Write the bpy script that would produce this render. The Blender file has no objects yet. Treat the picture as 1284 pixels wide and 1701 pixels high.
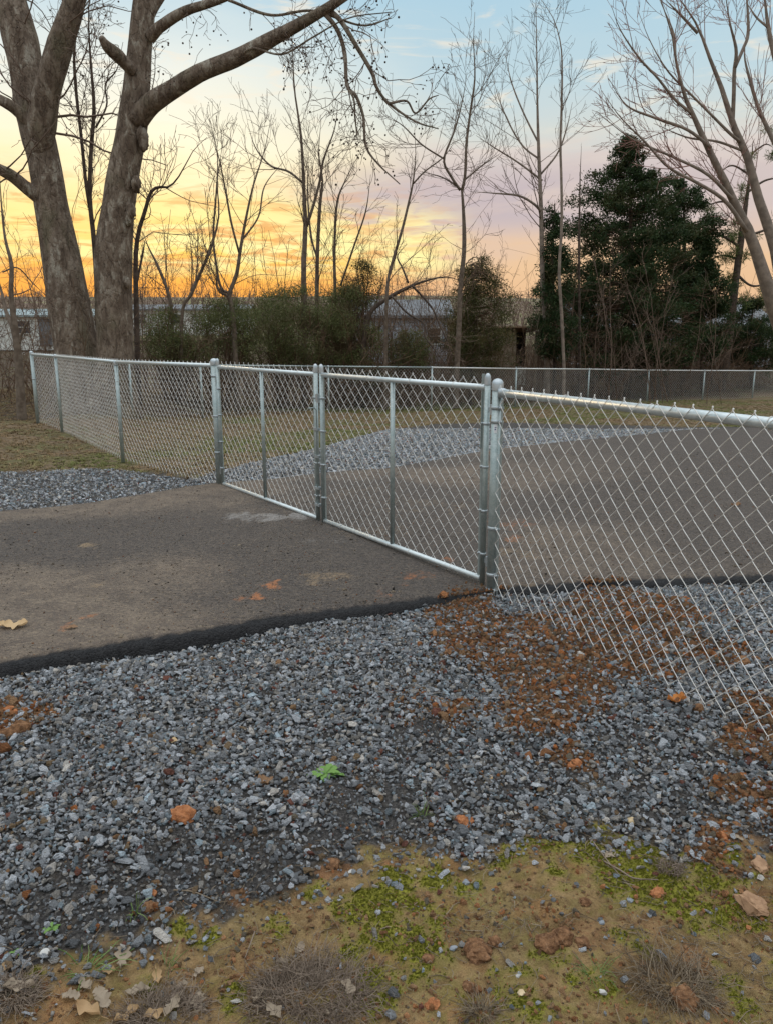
import bpy, bmesh, math
import numpy as np
from mathutils import Vector
rng = np.random.default_rng(7)
SC = bpy.context.scene
COL = SC.collection
R = math.radians
# ------------------------------------------------------------------ camera
PITCH, HCAM, FPX, CX, CY = R(12.69), 1.5, 1290.0, 642.0, 850.5
cd = bpy.data.cameras.new('camera'); cam = bpy.data.objects.new('camera', cd); COL.objects.link(cam)
cam.location = (0, 0, HCAM); cam.rotation_euler = (R(90) - PITCH, 0, 0)
cd.sensor_fit = 'VERTICAL'; cd.sensor_height = 24; cd.lens = 24 * FPX / 1701.0
cd.clip_start = 0.05; cd.clip_end = 3000
SC.camera = cam
# ------------------------------------------------------------------ view
SC.view_settings.view_transform = 'Standard'; SC.view_settings.look = 'None'
SC.view_settings.exposure = 0.52; SC.view_settings.gamma = 1.0; SC.view_settings.use_curve_mapping = False
SC.cycles.max_bounces = 6; SC.cycles.diffuse_bounces = 3; SC.cycles.transparent_max_bounces = 8
SC.cycles.use_denoising = True

def lin(r, g, b, a=1.0):
    f = lambda c: (c / 255 / 12.92) if c / 255 <= .04045 else ((c / 255 + .055) / 1.055) ** 2.4
    return (f(r), f(g), f(b), a)

# ------------------------------------------------------------------ node helper
class NT:
    def __init__(s, tree): s.t = tree; s.n = tree.nodes; s.l = tree.links
    def node(s, typ, **kw):
        n = s.n.new(typ)
        for k, v in kw.items(): setattr(n, k, v)
        return n
    def put(s, sock, v):
        if hasattr(v, 'is_linked') or isinstance(v, bpy.types.NodeSocket): s.l.new(v, sock)
        else: sock.default_value = v
    def math(s, op, a, b=0.0, c=None, clamp=False):
        n = s.node('ShaderNodeMath', operation=op, use_clamp=clamp)
        s.put(n.inputs[0], a); s.put(n.inputs[1], b)
        if c is not None: s.put(n.inputs[2], c)
        return n.outputs[0]
    def vmath(s, op, a, b=(0, 0, 0)):
        n = s.node('ShaderNodeVectorMath', operation=op); s.put(n.inputs[0], a); s.put(n.inputs[1], b)
        return n.outputs[0]
    def mix(s, f, a, b, typ='MIX'):
        n = s.node('ShaderNodeMix', data_type='RGBA', blend_type=typ); n.clamp_factor = True
        s.put(n.inputs[0], f); s.put(n.inputs[6], a); s.put(n.inputs[7], b); return n.outputs[2]
    def step(s, v, a, b):
        n = s.node('ShaderNodeMapRange', interpolation_type='SMOOTHSTEP')
        s.put(n.inputs[0], v); n.inputs[1].default_value = a; n.inputs[2].default_value = b
        n.inputs[3].default_value = 0; n.inputs[4].default_value = 1
        return n.outputs[0]
    def ramp(s, v, stops):
        n = s.node('ShaderNodeValToRGB'); cr = n.color_ramp
        while len(cr.elements) > 1: cr.elements.remove(cr.elements[-1])
        cr.elements[0].position = stops[0][0]; cr.elements[0].color = stops[0][1]
        for p, c in stops[1:]:
            e = cr.elements.new(p); e.color = c
        s.put(n.inputs[0], v); return n.outputs[0]
    def noise(s, vec, scale, detail=3, rough=.55, dist=0.0, out=0):
        n = s.node('ShaderNodeTexNoise'); 
        if vec is not None: s.put(n.inputs['Vector'], vec)
        n.inputs['Scale'].default_value = scale; n.inputs['Detail'].default_value = detail
        n.inputs['Roughness'].default_value = rough; n.inputs['Distortion'].default_value = dist
        return n.outputs[out]
    def voro(s, vec, scale, feature='F1', out=0):
        n = s.node('ShaderNodeTexVoronoi', feature=feature); s.put(n.inputs['Vector'], vec); n.inputs['Scale'].default_value = scale
        return n.outputs[out]
    def attr(s, name, typ='GEOMETRY', out=0):
        n = s.node('ShaderNodeAttribute', attribute_type=typ); n.attribute_name = name; return n.outputs[out]
    def sep(s, v):
        n = s.node('ShaderNodeSeparateColor'); s.put(n.inputs[0], v); return n.outputs

# ------------------------------------------------------------------ sky (sunset ahead and slightly left)
SUN_AZ, SUN_EL = R(-17), R(6)
W = bpy.data.worlds.new('World'); SC.world = W; W.use_nodes = True
nt = NT(W.node_tree); nt.n.clear()
tc = nt.node('ShaderNodeTexCoord').outputs['Generated']
d = nt.vmath('NORMALIZE', tc)
sx = nt.node('ShaderNodeSeparateXYZ'); nt.put(sx.inputs[0], d)
az = nt.math('ARCTAN2', sx.outputs[0], sx.outputs[1])
el = nt.math('MULTIPLY', nt.math('ARCSINE', sx.outputs[2]), 180 / math.pi)
azd = nt.math('MULTIPLY', az, 180 / math.pi)
sv = nt.node('ShaderNodeVectorMath', operation='DOT_PRODUCT'); nt.put(sv.inputs[0], d)
sv.inputs[1].default_value = (math.sin(SUN_AZ), math.cos(SUN_AZ), 0.0)
near = nt.step(sv.outputs['Value'], math.cos(R(27)), math.cos(R(7)))
wob = nt.noise(nt.vmath('MULTIPLY', d, (1.6, 1.6, 7)), 2.2, 4, .6, .6)
elw = nt.math('ADD', el, nt.math('MULTIPLY', nt.math('SUBTRACT', wob, .5), 5.0))
t = nt.math('DIVIDE', elw, 90.0, clamp=True)
A = nt.ramp(t, [(0, lin(214, 132, 62)), (.035, lin(250, 172, 80)), (.06, lin(255, 208, 102)), (.095, lin(255, 230, 150)),
                (.135, lin(255, 246, 212)), (.18, lin(244, 244, 232)), (.235, lin(214, 228, 231)), (.36, lin(214, 224, 230)), (.6, lin(222, 226, 230)), (1, lin(220, 224, 228))])
B = nt.ramp(t, [(0, lin(206, 164, 138)), (.04, lin(230, 192, 154)), (.075, lin(228, 198, 172)), (.11, lin(212, 200, 196)), (.145, lin(206, 212, 208)),
                (.18, lin(188, 210, 218)), (.24, lin(168, 202, 220)), (.36, lin(202, 216, 226)), (.6, lin(222, 225, 229)), (1, lin(220, 224, 228))])
sky = nt.mix(near, B, A)
# streaky clouds: low pale bank on the right, mauve band ahead, bright gaps under it, thin high wisps
n1 = nt.noise(nt.vmath('MULTIPLY', d, (2.2, 2.2, 11)), 2.4, 5, .58, .5)
n2 = nt.noise(nt.vmath('MULTIPLY', d, (3.5, 3.5, 20)), 2.6, 5, .6, .8)
bank = nt.math('MULTIPLY', nt.step(nt.math('ADD', el, nt.math('MULTIPLY', nt.math('SUBTRACT', n1, .5), 9.0)), 13.2, 11.0), nt.step(azd, -3.0, 6.0))
bcol = nt.ramp(nt.math('DIVIDE', elw, 15.0, clamp=True), [(0, lin(226, 180, 138)), (.35, lin(230, 192, 152)), (.55, lin(208, 190, 184)), (.8, lin(214, 202, 196)), (1, lin(246, 230, 202))])
sky = nt.mix(nt.math('MULTIPLY', bank, .85), sky, bcol)
band = nt.math('MULTIPLY', nt.step(el, 6.3, 8.2), nt.step(el, 12.6, 9.4))
band = nt.math('MULTIPLY', band, nt.math('MULTIPLY', nt.step(azd, -9, -1), nt.step(azd, 34, 12)))
band = nt.math('MULTIPLY', band, nt.step(n1, .34, .56))
sky = nt.mix(nt.math('MULTIPLY', band, .9), sky, lin(190, 178, 184))
glow = nt.math('MULTIPLY', nt.math('MULTIPLY', nt.step(el, 3.6, 5.2), nt.step(el, 9.5, 6.8)), nt.math('MULTIPLY', nt.step(azd, -40, -14), nt.step(azd, 7, 2)))
sky = nt.mix(nt.math('MULTIPLY', glow, nt.step(n2, .40, .56)), sky, lin(255, 242, 170))
n4 = nt.noise(nt.vmath('MULTIPLY', d, (5, 5, 34)), 2.8, 5, .62, .6)
dk = nt.math('MULTIPLY', nt.math('MULTIPLY', nt.step(el, 2.6, 4.2), nt.step(el, 12, 7)), nt.step(n4, .47, .63))
sky = nt.mix(nt.math('MULTIPLY', dk, nt.math('MULTIPLY', near, .75)), sky, lin(222, 150, 88))
wisp = nt.math('MULTIPLY', nt.step(el, 12, 15.5), nt.step(n2, .53, .72))
sky = nt.mix(nt.math('MULTIPLY', wisp, .65), sky, lin(246, 230, 206))
below = nt.step(el, 0.0, -2.0)
sky = nt.mix(below, sky, lin(96, 86, 76))
ns = nt.node('ShaderNodeTexSky', sky_type='NISHITA', sun_disc=False)
ns.sun_elevation = SUN_EL; ns.sun_rotation = SUN_AZ; ns.air_density = 1.4; ns.dust_density = 2.0
tot = nt.mix(1.0, sky, nt.mix(1.0, ns.outputs[0], (.003, .003, .003, 1), 'MULTIPLY'), 'ADD')
lift = nt.math('ADD', .745, nt.math('MULTIPLY', nt.step(el, 21.0, 60.0), 1.0))
sc_ = nt.node('ShaderNodeVectorMath', operation='SCALE'); nt.put(sc_.inputs[0], tot); nt.put(sc_.inputs['Scale'], lift); tot = sc_.outputs[0]
bg = nt.node('ShaderNodeBackground'); nt.put(bg.inputs[0], tot); bg.inputs[1].default_value = 1.0
wo = nt.node('ShaderNodeOutputWorld'); nt.l.new(bg.outputs[0], wo.inputs[0])
# ------------------------------------------------------------------ sun: low, veiled, ahead left
sl = bpy.data.lights.new('sun', 'SUN'); sl.energy = 0.55; sl.angle = R(12); sl.color = (1, .72, .42)
so = bpy.data.objects.new('sun', sl); COL.objects.link(so)
sd = Vector((math.sin(SUN_AZ) * math.cos(SUN_EL), math.cos(SUN_AZ) * math.cos(SUN_EL), math.sin(SUN_EL)))
so.rotation_euler = sd.to_track_quat('Z', 'Y').to_euler()

# ------------------------------------------------------------------ geometry helpers
CP, SP = math.cos(PITCH), math.sin(PITCH)
def ray(px, py):
    u = (np.asarray(px, float) - CX) / FPX; v = (CY - np.asarray(py, float)) / FPX
    return np.stack([u, CP + v * SP, -SP + v * CP], -1)
def at(px, py, y):
    r = ray(px, py); r = r * (np.asarray(y, float) / r[..., 1])[..., None]; return r + np.array([0, 0, HCAM])

def _hash(i, j, s):
    h = (i.astype(np.int64) * 374761393 + j.astype(np.int64) * 668265263 + s * 982451653) & 0x7fffffff
    h = ((h ^ (h >> 13)) * 1274126177) & 0x7fffffff
    return ((h ^ (h >> 16)) & 0xffff) / 65535.0
def vnoise(x, y, f, s=0):
    x = x * f; y = y * f; i = np.floor(x); j = np.floor(y); u = x - i; v = y - j
    u = u * u * (3 - 2 * u); v = v * v * (3 - 2 * v)
    a = _hash(i, j, s); b = _hash(i + 1, j, s); c = _hash(i, j + 1, s); e = _hash(i + 1, j + 1, s)
    return (a * (1 - u) + b * u) * (1 - v) + (c * (1 - u) + e * u) * v
def fbm(x, y, f, o=4, s=0, g=.5):
    t = 0; a = 1; n = 0
    for k in range(o): t = t + a * vnoise(x, y, f * 2 ** k, s + k * 17); n += a; a *= g
    return t / n
def sstep(v, a, b):
    t = np.clip((v - a) / (b - a), 0, 1); return t * t * (3 - 2 * t)

def gz(x, y):
    """height of the land"""
    x = np.asarray(x, float); y = np.asarray(y, float)
    base = np.interp(y, [9, 22, 31, 45, 70, 150, 300, 420, 700], [0, -.49, -.83, -.2, .8, 4.0, 13, 22, 24])
    dip = np.minimum(base, 0); rest = np.maximum(base, 0)
    f = 1 - .93 * sstep(-x, 4.6, 6.3) * sstep(y, 40, 20)
    far = sstep(y, 120, 400)
    return -.05 + dip * f + rest + far * (6 * (fbm(x, y, .006, 3, 5) - .5)) + .05 * (fbm(x, y, .35, 2, 9) - .5) * sstep(y, 5, 9)
def on(px, py, dz=0.0):
    """ground point seen at a pixel of the photograph"""
    r = ray(px, py); z = np.zeros(r.shape[:-1])
    for _ in range(30):
        k = (z + dz - HCAM) / r[..., 2]; p = r * k[..., None]; z = gz(p[..., 0], p[..., 1])
    p = p + np.array([0, 0, HCAM]); return p

def new_mesh(name, V, F, mat=None, smooth=True, attrs=None):
    """F: (N,3) or (N,4) int array, or list of such"""
    m = bpy.data.meshes.new(name); V = np.asarray(V, np.float32)
    Fs = [np.asarray(f, np.int32) for f in (F if isinstance(F, list) else [F]) if len(f)]
    m.vertices.add(len(V)); m.vertices.foreach_set('co', V.ravel())
    li = np.concatenate([f.ravel() for f in Fs]); tot = np.concatenate([np.full(len(f), f.shape[1], np.int32) for f in Fs])
    st = np.concatenate([[0], np.cumsum(tot)[:-1]]).astype(np.int32)
    m.loops.add(len(li)); m.loops.foreach_set('vertex_index', li)
    m.polygons.add(len(tot)); m.polygons.foreach_set('loop_start', st)
    m.polygons.foreach_set('use_smooth', np.full(len(tot), smooth))
    m.update(calc_edges=True)
    for k, v in (attrs or {}).items():
        v = np.asarray(v, np.float32)
        a = m.attributes.new(k, 'FLOAT_COLOR', 'POINT'); a.data.foreach_set('color', v.ravel())
    if mat: m.materials.append(mat)
    return m
def link(name, mesh, parent=None, kind=None, label=None, cat=None, group=None, loc=None):
    o = bpy.data.objects.new(name, mesh); COL.objects.link(o)
    if parent is not None: o.parent = parent
    if loc is not None: o.location = loc
    tag(o, label, cat, group, kind); return o
def tag(o, label=None, cat=None, group=None, kind=None):
    if label: o['label'] = label
    if cat: o['category'] = cat
    if group: o['group'] = group
    if kind: o['kind'] = kind
def empty(name, label, cat, loc, group=None):
    o = bpy.data.objects.new(name, None); COL.objects.link(o); o.location = loc; o.empty_display_size = .1
    tag(o, label, cat, group); return o
def local(V, root):
    return np.asarray(V) - np.array(root.location)

def tubes(P, Rd, n, cap=False):
    """P (N,K,3), Rd (N,K) -> verts, faces for N tubes of n sides"""
    N, K, _ = P.shape
    T = np.empty_like(P); T[:, 1:-1] = P[:, 2:] - P[:, :-2]; T[:, 0] = P[:, 1] - P[:, 0]; T[:, -1] = P[:, -1] - P[:, -2]
    T /= np.linalg.norm(T, axis=2, keepdims=True) + 1e-9
    m = np.abs((P[:, -1] - P[:, 0])); m /= np.linalg.norm(m, axis=1, keepdims=True) + 1e-9
    ref = np.zeros((N, 3)); ref[np.arange(N), np.argmin(m, 1)] = 1
    U = np.cross(T, ref[:, None, :]); U /= np.linalg.norm(U, axis=2, keepdims=True) + 1e-9
    Vv = np.cross(T, U); a = np.arange(n) * 2 * np.pi / n
    X = P[:, :, None] + Rd[:, :, None, None] * (np.cos(a)[None, None, :, None] * U[:, :, None] + np.sin(a)[None, None, :, None] * Vv[:, :, None])
    V = X.reshape(-1, 3)
    b = (np.arange(N)[:, None, None] * K + np.arange(K - 1)[None, :, None]) * n; i = np.arange(n)[None, None, :]; j = (i + 1) % n
    F = np.stack([b + i, b + j, b + n + j, b + n + i], -1).reshape(-1, 4)
    Fs = [F]
    if cap:
        e0 = (np.arange(N) * K * n)[:, None] + np.arange(n)[None, ::-1]; e1 = ((np.arange(N) * K + K - 1) * n)[:, None] + np.arange(n)[None]
        Fs += [e0, e1]
    return V, Fs
class Acc:
    def __init__(s): s.V = []; s.F = {}; s.n = 0
    def add(s, V, Fs):
        V = np.asarray(V, float)
        for f in (Fs if isinstance(Fs, list) else [Fs]):
            f = np.asarray(f)
            if len(f): s.F.setdefault(f.shape[1], []).append(f + s.n)
        s.V.append(V); s.n += len(V); return s
    def tube(s, pts, r, n=8, cap=True):
        pts = np.asarray(pts, float); r = np.broadcast_to(np.asarray(r, float), (len(pts),))
        return s.add(*tubes(pts[None], r[None].copy(), n, cap))
    def mesh(s, name, mat=None, smooth=True):
        return new_mesh(name, np.concatenate(s.V), [np.concatenate(f) for f in s.F.values()], mat, smooth)
def box_vf(c, sx, sy, sz, ux=(1, 0), z0=None):
    u = np.array([ux[0], ux[1], 0.0]); u /= np.linalg.norm(u); v = np.array([-u[1], u[0], 0]); w = np.array([0, 0, 1.0])
    V = [np.array(c) + u * sx * a / 2 + v * sy * b / 2 + w * sz * e / 2 for a in (-1, 1) for b in (-1, 1) for e in (-1, 1)]
    return np.array(V), np.array([[0, 1, 3, 2], [4, 6, 7, 5], [0, 4, 5, 1], [2, 3, 7, 6], [0, 2, 6, 4], [1, 5, 7, 3]])

def curve(pts, K):
    """smooth curve through pts (M,C), resampled to K (Catmull-Rom)"""
    p = np.asarray(pts, float); 
    if len(p) == 2: return p[0] + (p[1] - p[0]) * np.linspace(0, 1, K)[:, None]
    q = np.vstack([2 * p[0] - p[1], p, 2 * p[-1] - p[-2]]); t = np.linspace(0, len(p) - 1 - 1e-6, K); i = t.astype(int); u = (t - i)[:, None]
    a, b, c, e = q[i], q[i + 1], q[i + 2], q[i + 3]
    return .5 * ((2 * b) + (-a + c) * u + (2 * a - 5 * b + 4 * c - e) * u ** 2 + (-a + 3 * b - 3 * c + e) * u ** 3)

# ------------------------------------------------------------------ materials
def mat(name):
    m = bpy.data.materials.new(name); m.use_nodes = True; n = NT(m.node_tree); n.n.clear()
    b = n.node('ShaderNodeBsdfPrincipled'); o = n.node('ShaderNodeOutputMaterial'); n.l.new(b.outputs[0], o.inputs[0])
    return m, n, b
def bump(n, b, h, dist, strength=1.0):
    k = n.node('ShaderNodeBump'); k.inputs['Strength'].default_value = strength; k.inputs['Distance'].default_value = dist
    n.put(k.inputs['Height'], h); n.l.new(k.outputs[0], b.inputs['Normal']); return k
def simple(name, c1, c2, rough=.8, scale=8, metal=0.0, bd=0.0, spec=.3, detail=4):
    m, n, b = mat(name); P = n.node('ShaderNodeNewGeometry').outputs['Position']
    f = n.noise(P, scale, detail, .6); n.put(b.inputs['Base Color'], n.mix(n.step(f, .35, .65), c1, c2))
    b.inputs['Roughness'].default_value = rough; b.inputs['Metallic'].default_value = metal; b.inputs['Specular IOR Level'].default_value = spec
    if bd: bump(n, b, f, bd)
    return m
def inst_mat(name, rough=.75, spec=.3, scale=60, bd=.002, var=.35):
    m, n, b = mat(name); P = n.node('ShaderNodeTexCoord').outputs['Object']
    f = n.noise(n.vmath('ADD', P, n.node('ShaderNodeObjectInfo').outputs['Location']), scale, 4, .6)
    c = n.attr('col', 'INSTANCER'); 
    k = n.math('ADD', n.math('MULTIPLY', n.math('SUBTRACT', f, .5), 2 * var), 1.0)
    h = n.node('ShaderNodeVectorMath', operation='SCALE'); n.put(h.inputs[0], c); n.put(h.inputs['Scale'], k)
    n.put(b.inputs['Base Color'], h.outputs[0]); b.inputs['Roughness'].default_value = rough; b.inputs['Specular IOR Level'].default_value = spec
    bump(n, b, f, bd); return m
M = {}
def galv(name, c1, c2, rough, metal, scale=25):
    m, n, b = mat(name); P = n.node('ShaderNodeNewGeometry').outputs['Position']
    v = n.voro(P, scale * 6, out=1); f = n.noise(P, scale, 3, .6); st = n.noise(n.vmath('MULTIPLY', P, (1, 1, .12)), 60, 3, .6)
    c = n.mix(n.step(f, .3, .7), c1, c2); c = n.mix(n.math('MULTIPLY', n.sep(v)[0], .18), c, (.75, .78, .78, 1))
    c = n.mix(n.math('MULTIPLY', n.step(st, .6, .8), .35), c, (.28, .29, .27, 1))
    n.put(b.inputs['Base Color'], c); b.inputs['Metallic'].default_value = metal
    n.put(b.inputs['Roughness'], n.math('ADD', rough, n.math('MULTIPLY', n.math('SUBTRACT', f, .5), .25))); return m
M['pipe'] = galv('galvanised_pipe', (.24, .30, .295, 1), (.32, .375, .37, 1), .48, .55)
M['rail'] = galv('galvanised_rail', (.48, .54, .55, 1), (.58, .64, .65, 1), .42, .6)
M['wire'] = galv('galvanised_wire', (.60, .59, .56, 1), (.74, .73, .70, 1), .5, .3)
M['cast'] = galv('cast_aluminium', (.34, .39, .41, 1), (.44, .49, .52, 1), .42, .6)
M['oldwire'] = galv('weathered_wire', (.56, .58, .56, 1), (.66, .68, .66, 1), .55, .3)
M['sticker'] = simple('paper_sticker', (.75, .77, .8, 1), (.7, .72, .75, 1), .6)
M['ink'] = simple('sticker_ink', (.04, .06, .2, 1), (.05, .07, .22, 1), .6)
M['plainbark'] = simple('thin_bark', (.10, .075, .055, 1), (.17, .135, .105, 1), .9, 9, bd=.01)
M['darkbark'] = simple('dark_bark', (.05, .036, .028, 1), (.10, .075, .058, 1), .9, 9, bd=.01)
M['palebark'] = simple('pale_bark', (.16, .13, .105, 1), (.26, .21, .17, 1), .85, 5, bd=.01)
M['pinktwig'] = simple('reddish_twig_bark', (.25, .135, .115, 1), (.34, .20, .17, 1), .85, 4)
M['twig'] = simple('twig_bark', (.11, .075, .055, 1), (.17, .12, .09, 1), .9, 5)
M['deadtwig'] = simple('dead_twig', (.085, .052, .03, 1), (.17, .11, .07, 1), .9, 6)
def bark():
    m, n, b = mat('sycamore_bark'); P = n.node('ShaderNodeNewGeometry').outputs['Position']
    S = n.vmath('MULTIPLY', P, (1, 1, .42))
    f = n.noise(S, 6, 6, .68, .3); g = n.noise(S, 2.0, 3, .5, .4); h = n.noise(S, 26, 4, .65)
    v = n.voro(n.vmath('ADD', S, n.vmath('MULTIPLY', n.noise(S, 7, 3, out=1), (.25, .25, .25))), 7, 'DISTANCE_TO_EDGE')
    c = n.mix(n.step(f, .36, .64), (.125, .093, .07, 1), (.25, .20, .155, 1))
    zz = n.node('ShaderNodeSeparateXYZ'); n.put(zz.inputs[0], P)
    pale = n.math('MULTIPLY', n.step(f, .52, .62), n.step(g, .45, .62))
    c = n.mix(n.math('MULTIPLY', pale, .8), c, (.36, .335, .28, 1))
    moss = n.step(zz.outputs[0], -5.2, -4.4)
    c = n.mix(n.math('MULTIPLY', n.step(g, .5, .3), .35), c, (.13, .135, .075, 1))
    c = n.mix(n.math('MULTIPLY', n.step(h, .56, .72), .45), c, (.05, .038, .03, 1))
    c = n.mix(n.math('MULTIPLY', n.math('MULTIPLY', n.step(v, .07, .0), n.step(f, .62, .42)), .6), c, (.05, .037, .028, 1))
    n.put(b.inputs['Base Color'], c); b.inputs['Roughness'].default_value = .9; b.inputs['Specular IOR Level'].default_value = .15
    bump(n, b, n.math('ADD', n.math('MULTIPLY', n.step(v, 0, .12), .16), n.math('ADD', n.math('MULTIPLY', f, 1.0), n.math('MULTIPLY', h, .6))), .06); return m
M['bark'] = bark()
def leafmat(name, c1, c2, c3=None, tr=.25):
    m, n, b = mat(name); g = n.node('ShaderNodeNewGeometry')
    f = n.noise(g.outputs['Position'], 1.3, 3, .6); c = n.mix(g.outputs['Random Per Island'], c1, c2)
    if c3: c = n.mix(n.step(f, .48, .66), c, c3)
    n.put(b.inputs['Base Color'], c); b.inputs['Roughness'].default_value = .65; b.inputs['Specular IOR Level'].default_value = .2
    t = n.node('ShaderNodeBsdfTranslucent'); n.put(t.inputs[0], c); mx = n.node('ShaderNodeMixShader'); mx.inputs[0].default_value = tr
    n.l.new(b.outputs[0], mx.inputs[1]); n.l.new(t.outputs[0], mx.inputs[2])
    o = [k for k in n.n if k.type == 'OUTPUT_MATERIAL'][0]; n.l.new(mx.outputs[0], o.inputs[0]); return m
M['cedar'] = leafmat('cedar_foliage', (.018, .036, .014, 1), (.045, .075, .026, 1), (.06, .062, .025, 1))
M['pine'] = leafmat('pine_needles', (.05, .08, .022, 1), (.13, .16, .05, 1), (.18, .16, .06, 1))
M['juniper'] = leafmat('juniper_foliage', (.045, .055, .018, 1), (.10, .10, .035, 1), (.12, .085, .035, 1))
M['privet'] = leafmat('privet_leaves', (.07, .088, .030, 1), (.175, .19, .075, 1), (.12, .105, .05, 1))
M['weed'] = leafmat('weed_leaves', (.10, .22, .05, 1), (.22, .36, .10, 1))
M['deadleaf'] = leafmat('dead_leaf', (.38, .24, .12, 1), (.52, .36, .2, 1))
M['greyleaf'] = leafmat('withered_leaf', (.24, .18, .12, 1), (.42, .35, .27, 1))
M['straw'] = leafmat('dead_grass', (.13, .095, .065, 1), (.34, .27, .19, 1))

# ================================================================== THE LAND
asph_near = on(np.array([-500, -200, 0, 200, 480, 620, 740, 850, 1000, 1284, 1700, 2300]), np.array([1200, 1147, 1110, 1075, 1030, 1008, 990, 975, 965, 955, 950, 950]), .05)
asph_far = on(np.array([-500, -200, 0, 150, 300, 360, 450, 530, 640, 830, 1000, 1160, 1284, 1500, 1900]), np.array([905, 880, 855, 840, 815, 806, 800, 790, 780, 745, 728, 712, 711, 711, 715]), .05)
yN = lambda x: np.interp(x, asph_near[:, 0], asph_near[:, 1])
yF = lambda x: np.interp(x, asph_far[:, 0], asph_far[:, 1])
soil_e = on(np.array([-400, -150, 0, 100, 200, 400, 540, 740, 900, 1000, 1284, 1500, 1900]), np.array([1800, 1700, 1640, 1600, 1560, 1490, 1440, 1400, 1370, 1392, 1412, 1410, 1400]))
yS = lambda x: np.interp(x, soil_e[:, 0], soil_e[:, 1])
gf = on(np.array([-400, 0, 150, 250, 320, 440, 530, 640, 720, 830, 1000, 1160, 1400]), np.array([780, 785, 780, 786, 797, 765, 745, 715, 705, 702, 706, 710, 708]))
yG = lambda x: np.interp(x, gf[:, 0], gf[:, 1])
def blobs(x, y, L, w=.5, f=3.0, s=3):
    """L: (px, py, radius m, amount) soft patches with ragged outlines"""
    o = np.zeros_like(x)
    nx = (fbm(x, y, f, 3, s) - .5) * w; ny = (fbm(x, y, f, 3, s + 50) - .5) * w
    for px, py, r, a in L:
        c = on(px, py); q = np.hypot((x + nx * r * 2 - c[0]), (y + ny * r * 2 - c[1]) / 1.25) / r
        o = np.maximum(o, a * sstep(q, 1.25, .5))
    return o
CLAY = [(790, 1010, .30, 1), (850, 1075, .36, 1), (740, 1020, .18, .9), (930, 1140, .30, .95), (1050, 1010, .36, .9), (960, 1050, .3, 1), (880, 1195, .22, .8), (1110, 1075, .24, .7),
        (1000, 1100, .3, .8), (20, 1200, .18, .9), (1250, 1180, .16, .8), (1240, 1330, .18, .8), (1180, 1400, .12, .7), (760, 1190, .16, .6), (1210, 1080, .12, .6), (1250, 1230, .14, .7), (680, 1180, .14, .35), (960, 1270, .10, .6)]
FINES = [(620, 1330, .16, .8), (560, 1420, .14, .8), (700, 1240, .18, .5), (300, 1440, .2, .7), (100, 1480, .2, .8), (470, 1300, .12, .7), (660, 1400, .14, .8), (400, 1450, .16, .8), (800, 1330, .14, .4), (200, 1520, .15, .8), (560, 1240, .14, .4), (640, 1190, .12, .3), (430, 1380, .12, .5)]
MOSS = [(1150, 1430, .19, 1), (1200, 1455, .13, 1), (1010, 1410, .09, .9), (930, 1395, .08, .8), (1060, 1450, .10, .9), (1230, 1440, .09, 1), (900, 1400, .08, .7), (1100, 1490, .07, .8), (830, 1420, .06, .6), (980, 1385, .05, .9), (720, 1450, .06, .7), (640, 1510, .08, .8), (560, 1510, .05, .8),
        (660, 1560, .06, .7), (290, 1530, .04, 1), (340, 1545, .035, .9), (60, 1620, .04, .8), (700, 1600, .06, .5), (780, 1480, .05, .4), (570, 1590, .05, .5), (380, 1655, .04, .7), (480, 1530, .04, .6), (1050, 1560, .05, .5), (860, 1650, .06, .35),
        (900, 1600, .05, .35), (1220, 1650, .06, .6), (620, 1660, .05, .6), (730, 1550, .05, .4), (650, 1460, .05, .7), (520, 1470, .04, .6), (1180, 1530, .06, .5), (990, 1630, .05, .4), (250, 1640, .03, .5)]
RED = [(1250, 1500, .09, 1), (700, 1500, .06, .5), (590, 1520, .04, .6), (540, 1450, .05, .7), (760, 1530, .06, .5), (640, 1440, .05, .7), (400, 1480, .04, .7), (1080, 1540, .07, .5), (900, 1500, .06, .3), (1170, 1600, .08, .6), (980, 1560, .08, .5), (400, 1590, .05, .5), (560, 1450, .04, .8)]
def ground_masks(x, y):
    clay = blobs(x, y, CLAY, .9, 3, 3); fines = blobs(x, y, FINES, .9, 3, 11)
    moss = blobs(x, y, MOSS, 1.6, 12, 23) ; red = blobs(x, y, RED, 1.0, 8, 33)
    ns_ = fbm(x, y, 9, 4, 77)
    insoil = sstep(yS(x) + .30 * (fbm(x, y, 4, 2, 42) - .5) + .28 * (fbm(x, y, 16, 3, 41) - .5) - y, -.05, .06)
    mn = sstep(fbm(x, y, 38, 3, 91), .42, .6)
    film = sstep(fbm(x, y, 4, 4, 71), .36, .66)
    moss = np.clip(moss * (.65 + .7 * mn) * (.7 + .6 * sstep(fbm(x, y, 90, 2, 93), .3, .7)) + .34 * film * (.3 + .7 * mn), 0, 1) * insoil
    lawn = sstep(y - np.maximum(yG(x), 8.0) + .5 * (fbm(x, y, 1.5, 3, 55) - .5), -.15, .25) 
    return clay, fines, moss, red, insoil, lawn
def relief(x, y, mk=None):
    if mk is None:
        c_, f_, m_o, r_, i_, l_ = ground_masks(x, y); mk = (c_, i_, m_o)
    clay, ins, moss = mk
    rel = .016 * (fbm(x, y, 9, 4, 7) - .5) + .010 * (fbm(x, y, 30, 3, 8) - .5) + .045 * (fbm(x, y, 2.2, 2, 4) - .5)
    return rel + ins * (.018 * (fbm(x, y, 14, 4, 31, .6) - .5) + .012 * np.abs(fbm(x, y, 45, 3, 32) - .5)) + clay * .055 * fbm(x, y, 6, 3, 61) + moss * .006
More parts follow.
